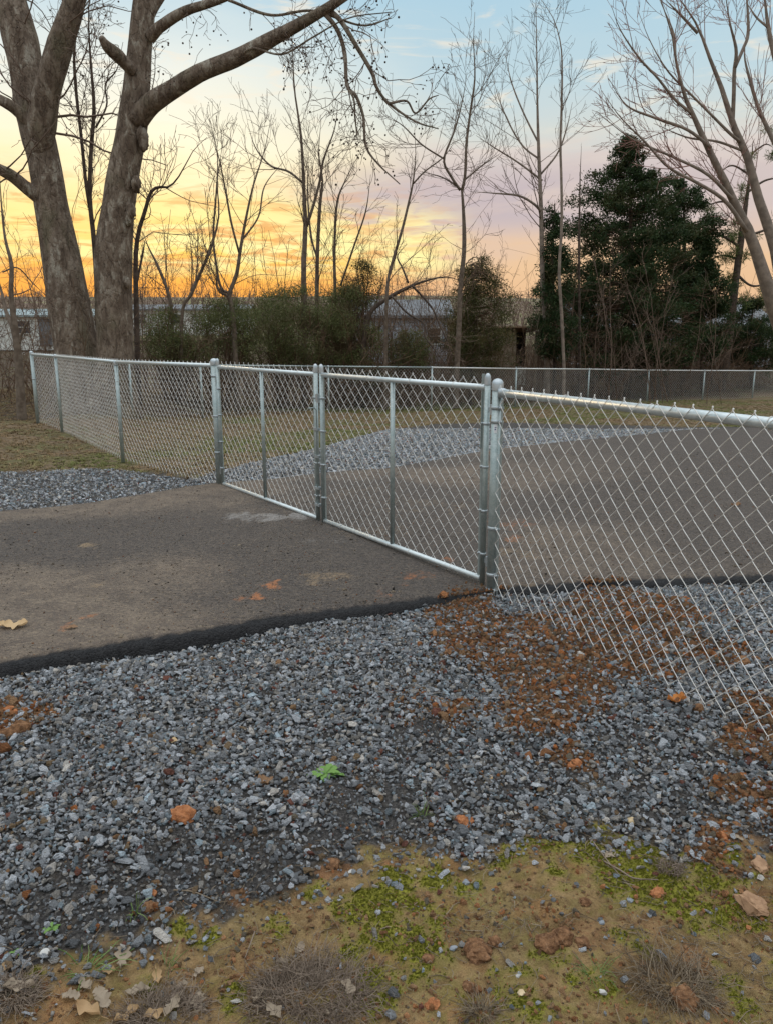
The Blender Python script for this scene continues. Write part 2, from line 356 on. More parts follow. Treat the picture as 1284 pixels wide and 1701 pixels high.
def surf(x, y):
    a = np.atleast_1d(np.asarray(x, float)); b = np.atleast_1d(np.asarray(y, float)); z = gz(a, b) + relief(a, b) * sstep(b, 6, 4.2)
    return z if np.ndim(x) else float(z[0])
def build_ground():
    ys = np.concatenate([np.linspace(-6, .9, 14)[:-1], np.arange(.9, 2.6, .0085), np.arange(2.6, 5, .022), 5 * 1.012 ** np.arange(0, 150), 5 * 1.012 ** 149 * 1.07 ** np.arange(1, 53)])
    u = np.linspace(-1, 1, 311); hw = 1.3 * np.maximum(ys, 0) + 1.2 + np.where(ys < .9, (.9 - ys) * 1.0, 0)
    X = hw[:, None] * (.36 * u + .64 * u ** 3)[None]; Y = np.repeat(ys[:, None], len(u), 1)
    Z = gz(X, Y)
    clay, fines, moss, red, ins, lawn = ground_masks(X, Y)
    nearm = sstep(Y, 6, 4.2)
    under = sstep(Y - yN(X), -.02, .05) * sstep(Y - yF(X), .02, -.05)
    rel = relief(X, Y, (clay, ins, moss)) * nearm
    rel += .02 * sstep(Y, 5, 8) * sstep(Y, 40, 25) * (fbm(X, Y, 5, 3, 13) - .5)
    Z = Z + np.where(under > .01, rel * (1 - under), rel) - .004 * under
    V = np.stack([X, Y, Z], -1).reshape(-1, 3); r, c = X.shape
    i = (np.arange(r - 1)[:, None] * c + np.arange(c - 1)[None]).ravel(); F = np.stack([i, i + 1, i + c + 1, i + c], -1)
    gm = np.stack([moss, np.maximum(clay, red), fines, lawn], -1).reshape(-1, 4)
    yb_ = np.interp(X, [-40, -7.5, -6.6, -4.5, -1.5, 1.3, 4, 7, 9.5, 14, 17, 60], [14.2, 14.4, 15.5, 19.2, 21.4, 22.4, 24.4, 26.8, 28.6, 31.2, 33, 60])
    gm2 = np.stack([ins, sstep(Y, 45, 110), sstep(Y - yb_ + .5 * (fbm(X, Y, 1.5, 3, 2) - .5), -.3, .5), np.ones_like(X)], -1).reshape(-1, 4)
    m, n, b = mat('ground_earth')
    P = n.node('ShaderNodeNewGeometry').outputs['Position']
    a = n.node('ShaderNodeAttribute'); a.attribute_name = 'gm'; s1 = n.sep(a.outputs['Color']); lawn_ = a.outputs['Alpha']
    s2 = n.sep(n.attr('gm2')); moss_, red_, fin_ = s1[0], s1[1], s1[2]; ins_, far_ = s2[0], s2[1]
    f1 = n.noise(P, 14, 5, .65); f2 = n.noise(P, 90, 4, .65); f3 = n.noise(P, 3.0, 4, .6); f4 = n.noise(P, 320, 3, .6)
    soil = n.mix(n.step(f1, .32, .68), (.215, .135, .058, 1), (.41, .265, .125, 1))
    soil = n.mix(n.math('MULTIPLY', n.step(f3, .45, .65), .5), soil, (.27, .215, .09, 1))
    soil = n.mix(n.math('MULTIPLY', n.step(f2, .52, .74), .5), soil, (.09, .055, .03, 1))
    soil = n.mix(n.math('MULTIPLY', n.step(f4, .64, .74), .6), soil, (.42, .35, .27, 1))
    f5 = n.noise(P, 34, 5, .7, .4); soil = n.mix(n.math('MULTIPLY', n.step(f5, .50, .64), .55), soil, (.15, .085, .038, 1)); soil = n.mix(n.math('MULTIPLY', n.step(f5, .46, .34), .4), soil, (.48, .34, .18, 1))
    soil = n.mix(n.math('MULTIPLY', n.step(n.noise(P, 5.5, 3, .6), .54, .68), .4), soil, (.42, .19, .075, 1))
    bed = n.mix(n.step(f2, .4, .65), (.045, .041, .039, 1), (.13, .12, .112, 1))
    bed = n.mix(n.math('MULTIPLY', n.step(f1, .5, .7), .6), bed, (.10, .075, .05, 1))
    bed = n.mix(n.math('MULTIPLY', n.step(f4, .6, .72), .5), bed, (.22, .22, .23, 1))
    c = n.mix(ins_, bed, soil)
    c = n.mix(n.math('MULTIPLY', n.step(n.math('ADD', red_, n.math('MULTIPLY', n.math('SUBTRACT', f2, .5), .8)), .3, .75), .85), c, n.mix(n.step(f1, .35, .7), (.22, .115, .055, 1), (.38, .19, .09, 1)))
    mg = n.mix(n.step(f2, .35, .65), (.17, .17, .022, 1), (.36, .35, .04, 1))
    c = n.mix(n.math('MULTIPLY', n.step(moss_, .02, .4), .5), c, (.27, .25, .06, 1))
    c = n.mix(n.math('MULTIPLY', n.step(n.math('ADD', moss_, n.math('MULTIPLY', n.math('SUBTRACT', f2, .5), 1.1)), .3, .85), .85), c, mg)
    lf1 = n.noise(P, 1.1, 5, .65, .3); lf2 = n.noise(P, 12, 5, .7)
    lw = n.mix(n.step(lf1, .46, .58), (.235, .165, .10, 1), (.17, .16, .065, 1))
    lw = n.mix(n.step(lf2, .42, .62), lw, (.12, .088, .055, 1)); lw = n.mix(n.math('MULTIPLY', n.step(lf2, .62, .75), .8), lw, (.33, .25, .16, 1))
    c = n.mix(lawn_, c, lw)
    lit = n.mix(n.step(lf2, .4, .65), (.045, .03, .02, 1), (.10, .066, .042, 1)); lit = n.mix(n.math('MULTIPLY', n.step(lf1, .5, .62), .5), lit, (.12, .12, .05, 1)); c = n.mix(s2[2], c, lit)
    w1 = n.noise(P, .05, 5, .65); fr = n.mix(n.step(w1, .4, .62), (.16, .15, .07, 1), (.15, .105, .085, 1))
    c = n.mix(far_, c, fr)
    n.put(b.inputs['Base Color'], c); b.inputs['Roughness'].default_value = .92; b.inputs['Specular IOR Level'].default_value = .2
    bump(n, b, n.math('ADD', n.math('ADD', n.math('MULTIPLY', f2, .9), n.math('MULTIPLY', f5, 1.2)), n.math('ADD', n.math('MULTIPLY', f4, .45), n.math('MULTIPLY', f1, .8))), .02)
    me = new_mesh('ground', V, F, m, True, {'gm': gm, 'gm2': gm2}); link('ground', me, kind='structure')
    V2 = np.array([[-2500, -1200, -12], [2500, -1200, -12], [2500, 2500, -12], [-2500, 2500, -12]]) * 1.0
    link('distant_land', new_mesh('distant_land', V2, np.array([[0, 1, 2, 3]]), simple('distant_land', (.12, .1, .07, 1), (.15, .12, .08, 1))), kind='structure')
build_ground()

def build_asphalt():
    xs = np.concatenate([np.linspace(-6.0, -2.6, 60)[:-1], np.linspace(-2.6, 3.2, 330), np.linspace(3.2, 12, 90)[1:]])
    near_ = yN(xs) + .03 * (fbm(xs, xs * 0, 3, 4, 3) - .5) + .02 * (fbm(xs, xs * 0, 18, 3, 4) - .5); far_ = yF(xs) + .08 * (fbm(xs, xs * 0, 3, 3, 5) - .5)
    T = np.linspace(0, 1, 90) ** 1.5
    X = np.repeat(xs[None], len(T), 0); Y = near_[None] + (far_ - near_)[None] * T[:, None]
    dn = Y - near_[None]
    edge = -.018 * np.exp(-(dn / .045) ** 2)
    thk = .026 * sstep(-X, -.5, .6)
    Z = gz(X, Y) + .052 + thk + edge + .006 * (fbm(X, Y, 1.2, 3, 6) - .5) + .003 * (fbm(X, Y, 25, 3, 2) - .5)
    # skirt rows: the rounded rolled edge dropping to the gravel
    sk = []
    for k, (oy, oz) in enumerate([(-.062, -.085), (-.056, -.050), (-.036, -.018), (-.014, -.004)]):
        rg = .045 * (fbm(xs, xs * 0, 22, 4, 60, .65) - .5)
        sk.append(np.stack([xs, near_ + oy + rg * (1 if k < 3 else .5), Z[0] + oz + .010 * (fbm(xs, xs * 0 + k, 40, 2, 70 + k) - .5)], -1))
    G = np.concatenate([np.stack(sk), np.stack([X, Y, Z], -1)]); lo = G[0:1].copy(); 
    tail = np.stack([xs, far_ + .01, Z[-1] - .06], -1)[None]; G = np.concatenate([G, tail])
    r, c = G.shape[:2]; i = (np.arange(r - 1)[:, None] * c + np.arange(c - 1)[None]).ravel(); F = np.stack([i, i + 1, i + c + 1, i + c], -1)
    XX, YY = G[..., 0], G[..., 1]
    bare = sstep(YY - (yN(XX)), .0, .05) if False else sstep(YY - (near_[None] + .055 * fbm(XX, YY, 18, 4, 8, .7)), -.01, .018)
    redc = blobs(XX, YY, [(460, 990, .075, 1), (422, 1016, .06, 1), (140, 1050, .05, .7), (120, 1068, .06, .6), (680, 975, .07, .7), (700, 970, .08, .5), (860, 880, .16, .6), (845, 905, .12, .7), (750, 940, .06, .8), (640, 1000, .07, .5)], 1.6, 9, 5)
    tan = blobs(XX, YY, [(155, 922, .09, .9), (530, 980, .12, .7), (150, 995, .06, .7), (850, 935, .22, .6), (900, 900, .3, .4), (700, 850, .35, .45), (620, 900, .25, .4), (480, 850, .2, .3), (930, 1000, .3, .5), (590, 830, .3, .4), (60, 1000, .07, .4)], 1.8, 7, 15)
    conc = blobs(XX, YY, [(400, 873, .16, .8), (450, 873, .16, .9), (500, 872, .14, .9), (520, 917, .10, .45), (560, 915, .10, .4)], .9, 8, 25)
    wear = sstep(fbm(XX, YY, .7, 4, 88), .35, .65) * sstep(XX, 4.2, .2)
    gm = np.stack([redc, tan, conc, bare], -1).reshape(-1, 4); gm2 = np.stack([wear, wear, wear, np.ones_like(wear)], -1).reshape(-1, 4)
    m, n, b = mat('asphalt'); P = n.node('ShaderNodeNewGeometry').outputs['Position']
    a = n.node('ShaderNodeAttribute'); a.attribute_name = 'gm'; s = n.sep(a.outputs['Color']); br = a.outputs['Alpha']; w = n.sep(n.attr('gm2'))[0]
    f = n.noise(P, 120, 3, .7); v = n.voro(P, 110, out=1); vd = n.voro(P, 110); g = n.noise(P, 6, 5, .65); st = n.noise(n.vmath('MULTIPLY', P, (1, 2.4, 1)), 22, 5, .7); big = n.noise(P, .9, 3, .6)
    base = n.mix(n.sep(v)[0], (.030, .026, .024, 1), (.105, .09, .08, 1))
    dust = n.mix(n.step(g, .3, .7), (.13, .10, .078, 1), (.225, .175, .13, 1))
    k = n.math('ADD', n.math('MULTIPLY', w, .55), n.math('MULTIPLY', n.math('SUBTRACT', st, .5), 1.3))
    c = n.mix(n.step(n.math('ADD', k, n.math('MULTIPLY', n.math('SUBTRACT', n.noise(P, 55, 5, .8), .5), 2.4)), -.25, .95), base, dust)
    st2 = n.noise(n.vmath('MULTIPLY', P, (1, 1.7, 1)), 30, 6, .78); c = n.mix(n.math('MULTIPLY', n.step(st2, .53, .64), n.math('ADD', .25, n.math('MULTIPLY', w, .5))), c, (.30, .235, .165, 1))
    c = n.mix(n.math('MULTIPLY', n.step(n.noise(P, 75, 3, .7), .60, .70), .6), c, (.018, .016, .015, 1))
    c = n.mix(n.math('MULTIPLY', n.step(f, .66, .74), .5), c, (.30, .28, .26, 1))
    nz = n.math('MULTIPLY', n.math('SUBTRACT', n.noise(P, 28, 5, .75), .5), 2.2)
    c = n.mix(n.math('MULTIPLY', n.step(n.math('ADD', s[1], nz), .25, 1.3), .75), c, (.34, .24, .14, 1))
    c = n.mix(n.math('MULTIPLY', n.step(n.math('ADD', s[0], nz), .3, 1.25), .85), c, (.42, .16, .06, 1))
    c = n.mix(n.math('MULTIPLY', n.step(n.math('ADD', s[2], nz), .25, 1.2), .7), c, (.36, .34, .32, 1))
    c = n.mix(br, n.mix(n.sep(v)[0], (.008, .008, .009, 1), (.026, .026, .027, 1)), c)
    n.put(b.inputs['Base Color'], c); b.inputs['Roughness'].default_value = .85; b.inputs['Specular IOR Level'].default_value = .3
    bump(n, b, n.math('ADD', n.math('MULTIPLY', vd, -.8), n.math('MULTIPLY', f, .9)), .010)
    link('asphalt_driveway', new_mesh('asphalt_driveway', G.reshape(-1, 3), F, m, True, {'gm': gm, 'gm2': gm2}), kind='structure')
build_asphalt()
def asz(x, y):  # walkable height incl. asphalt
    on_a = (y > yN(x) - .03) & (y < yF(x)); return gz(x, y) + np.where(on_a, .052 + .026 * sstep(-x, -.5, .6), 0.0)

# ------------------------------------------------------------------ scatter by geometry nodes (uncountable stuff only)
def chip(seed, n=13, flat=.6, mat_=None, ell=1.25):
    r = np.random.default_rng(seed); p = r.normal(size=(n, 3)); p /= np.linalg.norm(p, axis=1)[:, None]
    p *= np.array([ell, 1.0, flat]) * r.uniform(.75, 1.1, (n, 1))
    bm = bmesh.new(); [bm.verts.new(q) for q in p]
    res = bmesh.ops.convex_hull(bm, input=bm.verts[:])
    bmesh.ops.delete(bm, geom=[g for g in res['geom_interior'] if isinstance(g, bmesh.types.BMVert)], context='VERTS')
    me = bpy.data.meshes.new('chip'); bm.to_mesh(me); bm.free()
    me.polygons.foreach_set('use_smooth', np.zeros(len(me.polygons), bool))
    if mat_: me.materials.append(mat_)
    return me
def scatter(name, pts, rot, scl, col, variants, label, cat=None):
    m = bpy.data.meshes.new(name); m.vertices.add(len(pts)); m.vertices.foreach_set('co', np.asarray(pts, np.float32).ravel())
    for k, v in (('rot', rot), ('scl', scl)):
        a = m.attributes.new(k, 'FLOAT_VECTOR', 'POINT'); a.data.foreach_set('vector', np.asarray(v, np.float32).ravel())
    a = m.attributes.new('col', 'FLOAT_COLOR', 'POINT'); a.data.foreach_set('color', np.asarray(col, np.float32).ravel())
    a = m.attributes.new('vi', 'INT', 'POINT'); a.data.foreach_set('value', rng.integers(0, len(variants), len(pts)).astype(np.int32))
    m.update(); o = link(name, m, kind='stuff', label=label, cat=cat)
    g = bpy.data.node_groups.new(name + '_scatter', 'GeometryNodeTree')
    g.interface.new_socket('Geometry', in_out='INPUT', socket_type='NodeSocketGeometry'); g.interface.new_socket('Geometry', in_out='OUTPUT', socket_type='NodeSocketGeometry')
    gi = g.nodes.new('NodeGroupInput'); go = g.nodes.new('NodeGroupOutput'); ip = g.nodes.new('GeometryNodeInstanceOnPoints'); jn = g.nodes.new('GeometryNodeJoinGeometry')
    for me in variants[::-1]:
        so_ = bpy.data.objects.new(name + '_piece', me); oi = g.nodes.new('GeometryNodeObjectInfo'); oi.inputs['Object'].default_value = so_
        gt = g.nodes.new('GeometryNodeGeometryToInstance'); g.links.new(oi.outputs['Geometry'], gt.inputs[0]); g.links.new(gt.outputs[0], jn.inputs[0])
    def na(nm, ty):
        q = g.nodes.new('GeometryNodeInputNamedAttribute'); q.data_type = ty; q.inputs[0].default_value = nm; return q.outputs[0]
    ip.inputs['Pick Instance'].default_value = True
    g.links.new(gi.outputs[0], ip.inputs['Points']); g.links.new(jn.outputs[0], ip.inputs['Instance'])
    g.links.new(na('vi', 'INT'), ip.inputs['Instance Index']); g.links.new(na('rot', 'FLOAT_VECTOR'), ip.inputs['Rotation']); g.links.new(na('scl', 'FLOAT_VECTOR'), ip.inputs['Scale'])
    g.links.new(ip.outputs[0], go.inputs[0])
    md = o.modifiers.new('scatter', 'NODES'); md.node_group = g; return o
stone_m = inst_mat('crushed_stone', .7, .35, 2.5, .15, .28); clay_m = inst_mat('clay_crumb', .95, .1, 3.5, .3, .35); moss_m = inst_mat('moss_tuft', .95, .1, 4, .3, .4)
STONES = [chip(k, 14, .5 + .3 * (k % 3) / 2, stone_m, 1.1 + .35 * (k % 4) / 3) for k in range(12)]
CRUMBS = [chip(100 + k, 16, .8, clay_m, 1.15) for k in range(6)]
def stone_col(n, r=rng, dark=0.0):
    v = np.clip(r.lognormal(-.05, .50, n), .25, 1.75); c = np.array([.56, .58, .61])[None] * v[:, None]
    k = r.random(n); c[k < .20] *= [1.12, 1.0, .86]; c[(k > .2) & (k < .30)] *= [.82, .95, 1.0]; 
    w = k > .965; c[w] = np.array([.5, .48, .45]) * r.uniform(.8, 1.2, (w.sum(), 1)); w = (k > .945) & (k <= .965); c[w] = np.array([.30, .11, .07]) * r.uniform(.7, 1.2, (w.sum(), 1))
    w = (k > .93) & (k <= .945); c[w] = np.array([.36, .24, .13])
    return np.concatenate([c * (1 - dark), np.ones((n, 1))], 1)
def rrot(n, tilt=.5): return np.stack([rng.normal(0, tilt, n), rng.normal(0, tilt, n), rng.uniform(0, 6.28, n)], -1)
def inframe(x, y, m=.35):
    return (np.abs(x) < .56 * y + m)
def near_gravel():
    N = 230000; x = rng.uniform(-3.2, 3.6, N); y = rng.uniform(1.35, 4.9, N)
    k = inframe(x, y) & (y < yN(x) + .0 - .035) ; x, y = x[k], y[k]
    clay, fines, moss, red, ins, lawn = ground_masks(x, y)
    dens = (1 - ins) * (1 - .72 * sstep(clay, .2, .8)) * (1 - .45 * fines) * (.75 + .5 * fbm(x, y, 3, 3, 99)) * (1 - .35 * sstep(x, .0, 1.0) * sstep(y, 3.4, 2.6)) + .03 * ins
    # loose stones thrown over the soil near its edge
    dens += .20 * ins * sstep(yS(x) - y, .22, .0)
    k = rng.random(len(x)) < np.clip(dens, 0, 1) * .9; x, y, fines, clay, ins = x[k], y[k], fines[k], clay[k], ins[k]
    n = len(x); big = rng.random(n) < np.where(fines > .4, .25, .62)
    r = np.where(big, np.clip(rng.lognormal(math.log(.0084), .34, n), .0045, .021), rng.uniform(.0028, .0065, n)) * np.where(ins > .5, .85, 1)
    z = surf(x, y) + rng.uniform(.000, .010, n) * (ins < .5) + r * .25 + .002
    s = r[:, None] * rng.uniform(.8, 1.2, (n, 3)); col = stone_col(n); col[:, :3] *= np.where(fines > .4, .85, 1.0)[:, None]
    scatter('gravel', np.stack([x, y, z], -1), rrot(n, .45), s, col, STONES, 'blue grey crushed stone gravel between the driveway edge and the mossy soil')
near_gravel()
def far_gravel():
    N = 150000; x = rng.uniform(-6.5, 6.5, N); y = rng.uniform(6.6, 15.5, N)
    k = inframe(x, y, .5) & (y > yF(x) - .03) & (y < yG(x) + .35 * (fbm(x, y, 1.5, 3, 55) - .5)); x, y = x[k], y[k]
    k = rng.random(len(x)) < np.where(x < -1.8, .95, .95) * (1 - .8 * sstep(fbm(x, y, 1.2, 3, 44), .52, .7) * (x < -1.0) * (y > 8)); x, y = x[k], y[k]
    n = len(x); r = np.clip(rng.lognormal(math.log(.0115), .35, n), .005, .024) * np.where(x < -1.8, .85, 1)
    z = gz(x, y) + .035 * sstep(y - yF(x), .5, 0) * (x > -1.8) + r * .3 + rng.uniform(0, .008, n); col = stone_col(n); col[:, :3] = col[:, :3] * np.where(x < -1.8, 1.25, 1.15)[:, None]
    scatter('gravel', np.stack([x, y, z], -1), rrot(n, .5), r[:, None] * rng.uniform(.8, 1.2, (n, 3)), col, STONES, 'band of grey crushed stone between the paving and the lawn beyond')
far_gravel()
def crumbs():
    N = 240000; x = rng.uniform(-3, 3.4, N); y = rng.uniform(1.15, 4.9, N); k = inframe(x, y, .3); x, y = x[k], y[k]
    clay, fines, moss, red, ins, lawn = ground_masks(x, y)
    onA = y > yN(x) - .02
    d_ = .95 * sstep(clay, .15, .7) * ~onA + .035 * (1 - ins) * ~onA + .42 * ins * (1 - moss * .5) * (.35 + 1.3 * sstep(fbm(x, y, 6, 3, 19), .4, .65)) + .5 * red * ins + .010 * (x > .0) * ~onA + onA * .9 * sstep(clay, .15, .7) * np.exp(-np.clip(y - yN(x), 0, 9) / .07)
    k = rng.random(len(x)) < d_; x, y, clay, ins, onA = x[k], y[k], clay[k], ins[k], onA[k]; n = len(x)
    r = np.clip(rng.lognormal(math.log(.0044), .60, n), .0014, .026); r = np.where(ins > .5, np.clip(r * .62, .0012, .010), r)
    z = np.where(onA, gz(x, y) + .05, surf(x, y) + np.where(ins > .5, .0, .008 * rng.random(n))) + r * .2
    a = np.array([.44, .27, .15]); bcol = np.array([.78, .27, .09]); t = (rng.random(n) ** 2.2 * np.where(ins > .5, .55, .85))[:, None]
    c = (a * (1 - t) + bcol * t) * rng.uniform(.6, 1.5, (n, 1)); c[ins > .5] *= 1.25; w = rng.random(n) < .10; c[w] = np.array([.32, .27, .2])
    scatter('clay_crumbs', np.stack([x, y, z], -1), rrot(n, 2), r[:, None] * rng.uniform(.7, 1.3, (n, 3)), np.c_[c, np.ones(n)], CRUMBS, 'brown and orange clay crumbs strewn over gravel and soil')
crumbs()
def moss_bits():
    N = 230000; x = rng.uniform(-1.4, 1.8, N); y = rng.uniform(1.2, 2.4, N); k = inframe(x, y, .2) & (y < yS(x) + .06); x, y = x[k], y[k]
    clay, fines, moss, red, ins, lawn = ground_masks(x, y); k = rng.random(len(x)) < sstep(moss, .22, .9) * .8; x, y = x[k], y[k]; n = len(x)
    r = rng.uniform(.0010, .0028, n)
    z = surf(x, y) + rng.uniform(-.001, .0035, n)
    t = rng.random((n, 1)) * .6 + .4 * fbm(x, y, 10, 2, 15)[:, None]; c = np.array([.17, .18, .02]) * (1 - t) + np.array([.46, .45, .05]) * t
    scatter('moss', np.stack([x, y, z], -1), rrot(n, 2), np.stack([r, r, r * 1.6], -1), np.c_[c, np.ones(n)], [chip(200 + k, 10, .9, moss_m, 1.1) for k in range(4)], 'yellow green moss growing in patches on the brown soil')
moss_bits()
def blade_tuft(seed, n, h, spread, lean, w=.0012, m_=None):
    r = np.random.default_rng(seed); a = r.uniform(0, 6.28, n); b = r.uniform(0, spread, n)
    p0 = np.stack([np.cos(a) * b, np.sin(a) * b, np.zeros(n)], -1); dr = np.stack([np.cos(a + r.normal(0, .8, n)), np.sin(a + r.normal(0, .8, n)), np.zeros(n)], -1)
    hh = h * r.uniform(.4, 1, n)[:, None]; k = r.uniform(.2, 1, (n, 1)) * lean
    p1 = p0 + dr * k * hh * .4 + [0, 0, 1] * hh * .6; p2 = p0 + dr * k * hh * 1.1 + [0, 0, 1] * hh * (1 - .45 * k); sd_ = np.stack([-dr[:, 1], dr[:, 0], dr[:, 2]], -1) * w
    V = np.stack([p0 - sd_, p0 + sd_, p1 + sd_ * .8, p1 - sd_ * .8, p2], 1).reshape(-1, 3); i = np.arange(n) * 5
    return new_mesh('tuft', V, [np.stack([i, i + 1, i + 2, i + 3], -1), np.stack([i + 3, i + 2, i + 4], -1)], m_, False)
def lawn():
    g_m = inst_mat('short_grass', .9, .1, 6, .0, .3)
    N = 60000; y = rng.uniform(8.5, 30, N); x = rng.uniform(-1, 1, N) * (.56 * y + 1)
    k = (y > yG(x) + .2 * (fbm(x, y, 1.5, 3, 55) - .5)) & (y > yF(x) + .1); x, y = x[k], y[k]; n = len(x)
    green = sstep(fbm(x, y, .5, 4, 66), .44, .60) * sstep(x, -5.6, -3.2)
    t = np.clip(green + rng.normal(0, .2, n), 0, 1)[:, None]; c = np.array([.25, .175, .10]) * (1 - t) + np.array([.16, .18, .06]) * t; c = c * rng.uniform(.6, 1.3, (n, 1))
    s = rng.uniform(.6, 1.3, n)[:, None] * np.array([1, 1, .55])
    scatter('lawn_grass', np.stack([x, y, gz(x, y) - .005], -1), rrot(n, .1), s, np.c_[c, np.ones(n)], [blade_tuft(300 + k, 14, .055, .04, .9, .004, g_m) for k in range(4)], 'short dormant lawn grass and leaf litter, brown with green patches')
lawn()
# ================================================================== CHAIN-LINK FENCES AND GATE
def sub(a, b): return np.asarray(b, float) - np.asarray(a, float)
def fabric(A, B, zb0, zb1, zt0, zt1, root, detail=2, r=.0019, mt='wire', phase=0, off0=.0):
    """woven wire between two ground points: every wire a flattened zigzag hooked into the next"""
    A = np.asarray(A, float); B = np.asarray(B, float); L = np.linalg.norm(B - A); u = (B - A) / L; nrm = np.array([u[1], -u[0]])
    if np.dot(nrm, -A) < 0: nrm = -nrm
    n = int(L / .05); i = np.arange(n); rows = 24
    w = L / n; acc = Acc(); K = []
    fr = []   # (k position, side, plane)
    if detail >= 2:
        for k in range(rows):
            fr.append((k, 0.0, 0)); fr.append((k, .13, 1)); fr.append((k, .87, 1))
        fr.append((rows - 1, 1.0, 0))
    else:
        fr = [(k, 0.0, 0) for k in range(rows)] + [(rows - 1, 1.0, 0)]
    P = np.zeros((n, len(fr), 3))
    wob = (lambda s, z: .004 * np.sin(s * 2.1 + z * 3) + .003 * np.sin(s * 5.3 - z * 7)) 
    for j, (k, f, pl) in enumerate(fr):
        par = (k + i + phase) % 2; e = .0022 if detail >= 2 else 0
        x0 = np.where(par == 0, -e, w + e); x1 = np.where(par == 0, w + e, -e)
        x = i * w + x0 + (x1 - x0) * f; hk = (k + f) / rows; off = np.where(par == 0, -1.0, 1.0) * pl * r * 1.15
        s = x / L; zb = zb0 + (zb1 - zb0) * s; zt = zt0 + (zt1 - zt0) * s; z = zb + (zt - zb) * hk
        off = off + wob(x, z) * (1 if detail >= 2 else 0)
        off = off + off0
        P[:, j, 0] = A[0] + u[0] * x + nrm[0] * off; P[:, j, 1] = A[1] + u[1] * x + nrm[1] * off; P[:, j, 2] = z
    rad = np.full(P.shape[:2], r)
    acc.add(*tubes(P, rad, 5 if detail == 3 else (4 if detail == 2 else 3)))
    if detail >= 2:   # knuckled selvage: short hooks at both edges
        for end, sg in ((0, -1), (-1, 1)):
            base = P[:, end]; d = P[:, 1 if end == 0 else -2] - base; d[:, 2] = 0; dn = d / (np.linalg.norm(d, axis=1, keepdims=True) + 1e-9)
            L_ = .017 if sg < 0 else .007
            H = np.stack([base, base + [0, 0, sg * L_ * .7] - dn * .003, base + [0, 0, sg * L_] + dn * .002, base + [0, 0, sg * L_ * .55] + dn * .006, base - [0, 0, sg * .004] + dn * .006], 1)
            acc.add(*tubes(H, np.full(H.shape[:2], r), 3))
    V = np.concatenate(acc.V); acc.V = [local(V, root)]
    return link('wire_mesh', acc.mesh('wire_mesh', M[mt]), root)
def pipe(name, p, q, r, root, mt='pipe', n=16, parent=None):
    a = Acc(); a.tube([p, q], r, n); a.V = [local(a.V[0], root)]; return link(name, a.mesh(name, M[mt]), parent or root)
def lathe(name, c, prof, root, mt='cast', n=16, parent=None):
    ang = np.arange(n) * 2 * np.pi / n; V = np.concatenate([np.stack([c[0] + r * np.cos(ang), c[1] + r * np.sin(ang), np.full(n, c[2] + z)], -1) for r, z in prof])
    k = len(prof); i = (np.arange(k - 1)[:, None] * n + np.arange(n)[None]); j = (np.arange(k - 1)[:, None] * n + (np.arange(n)[None] + 1) % n)
    F = np.stack([i, j, j + n, i + n], -1).reshape(-1, 4); top = ((k - 1) * n + np.arange(n))[None]
    return link(name, new_mesh(name, local(V, root), [F, top], M[mt]), parent or root)
def cap(c, r, root, parent):
    return lathe('cap', c, [(r * 1.12, -.035), (r * 1.13, -.002), (r * 1.05, .012), (r * .8, .024), (r * .4, .031), (.002, .033)], root, 'cast', 16, parent)
def band(c, r, h, u, root, name='brace_band', ext=.03):
    """flat strap round a pipe with its bolted lug towards u"""
    a = Acc(); ang = np.arange(18) * 2 * np.pi / 18
    V = np.concatenate([np.stack([c[0] + q * np.cos(ang), c[1] + q * np.sin(ang), np.full(18, c[2] + z)], -1) for q, z in ((r + .001, -h / 2), (r + .0035, -h / 2 + .001), (r + .0035, h / 2 - .001), (r + .001, h / 2))])
    i = (np.arange(3)[:, None] * 18 + np.arange(18)[None]); j = (np.arange(3)[:, None] * 18 + (np.arange(18)[None] + 1) % 18)
    a.add(V, np.stack([i, j, j + 18, i + 18], -1).reshape(-1, 4))
    u = np.array(u, float); u /= np.linalg.norm(u); v = np.array([-u[1], u[0]])
    for sg in (-1, 1):
        a.add(*box_vf((c[0] + u[0] * (r + ext / 2) + v[0] * sg * .0045, c[1] + u[1] * (r + ext / 2) + v[1] * sg * .0045, c[2]), ext, .002, h * .95, u))
    bc = (c[0] + u[0] * (r + ext * .6), c[1] + u[1] * (r + ext * .6))
    a.tube([(bc[0] - v[0] * .013, bc[1] - v[1] * .013, c[2]), (bc[0] + v[0] * .016, bc[1] + v[1] * .016, c[2])], .0042, 8)
    a.tube([(bc[0] - v[0] * .015, bc[1] - v[1] * .015, c[2]), (bc[0] - v[0] * .009, bc[1] - v[1] * .009, c[2])], .008, 6)
    V = np.concatenate(a.V); a.V = [local(V, root)]; return link(name, a.mesh(name, M['cast']), root)
def tension_bar(c, z0, z1, u, root):
    V, F = box_vf((c[0], c[1], (z0 + z1) / 2), .016, .005, z1 - z0, u); return link('tension_bar', new_mesh('tension_bar', local(V, root), F, M['pipe'], False), root)
def tie(c, r, u, root, mt='wire'):
    """aluminium tie wire wrapped round a rail that runs along u"""
    t = np.linspace(-.4, 1.55, 12) * np.pi; u3 = np.array([u[0], u[1], 0.0]); u3 /= np.linalg.norm(u3); v3 = np.array([-u3[1], u3[0], 0])
    P = np.array([np.array(c) + v3 * np.cos(a) * (r + .003) + np.array([0, 0, 1]) * np.sin(a) * (r + .003) + u3 * .006 * k / 12 for k, a in enumerate(t)])
    a = Acc(); a.tube(P, .0018, 4); a.V = [local(a.V[0], root)]; return link('tie_wire', a.mesh('tie_wire', M[mt]), root)
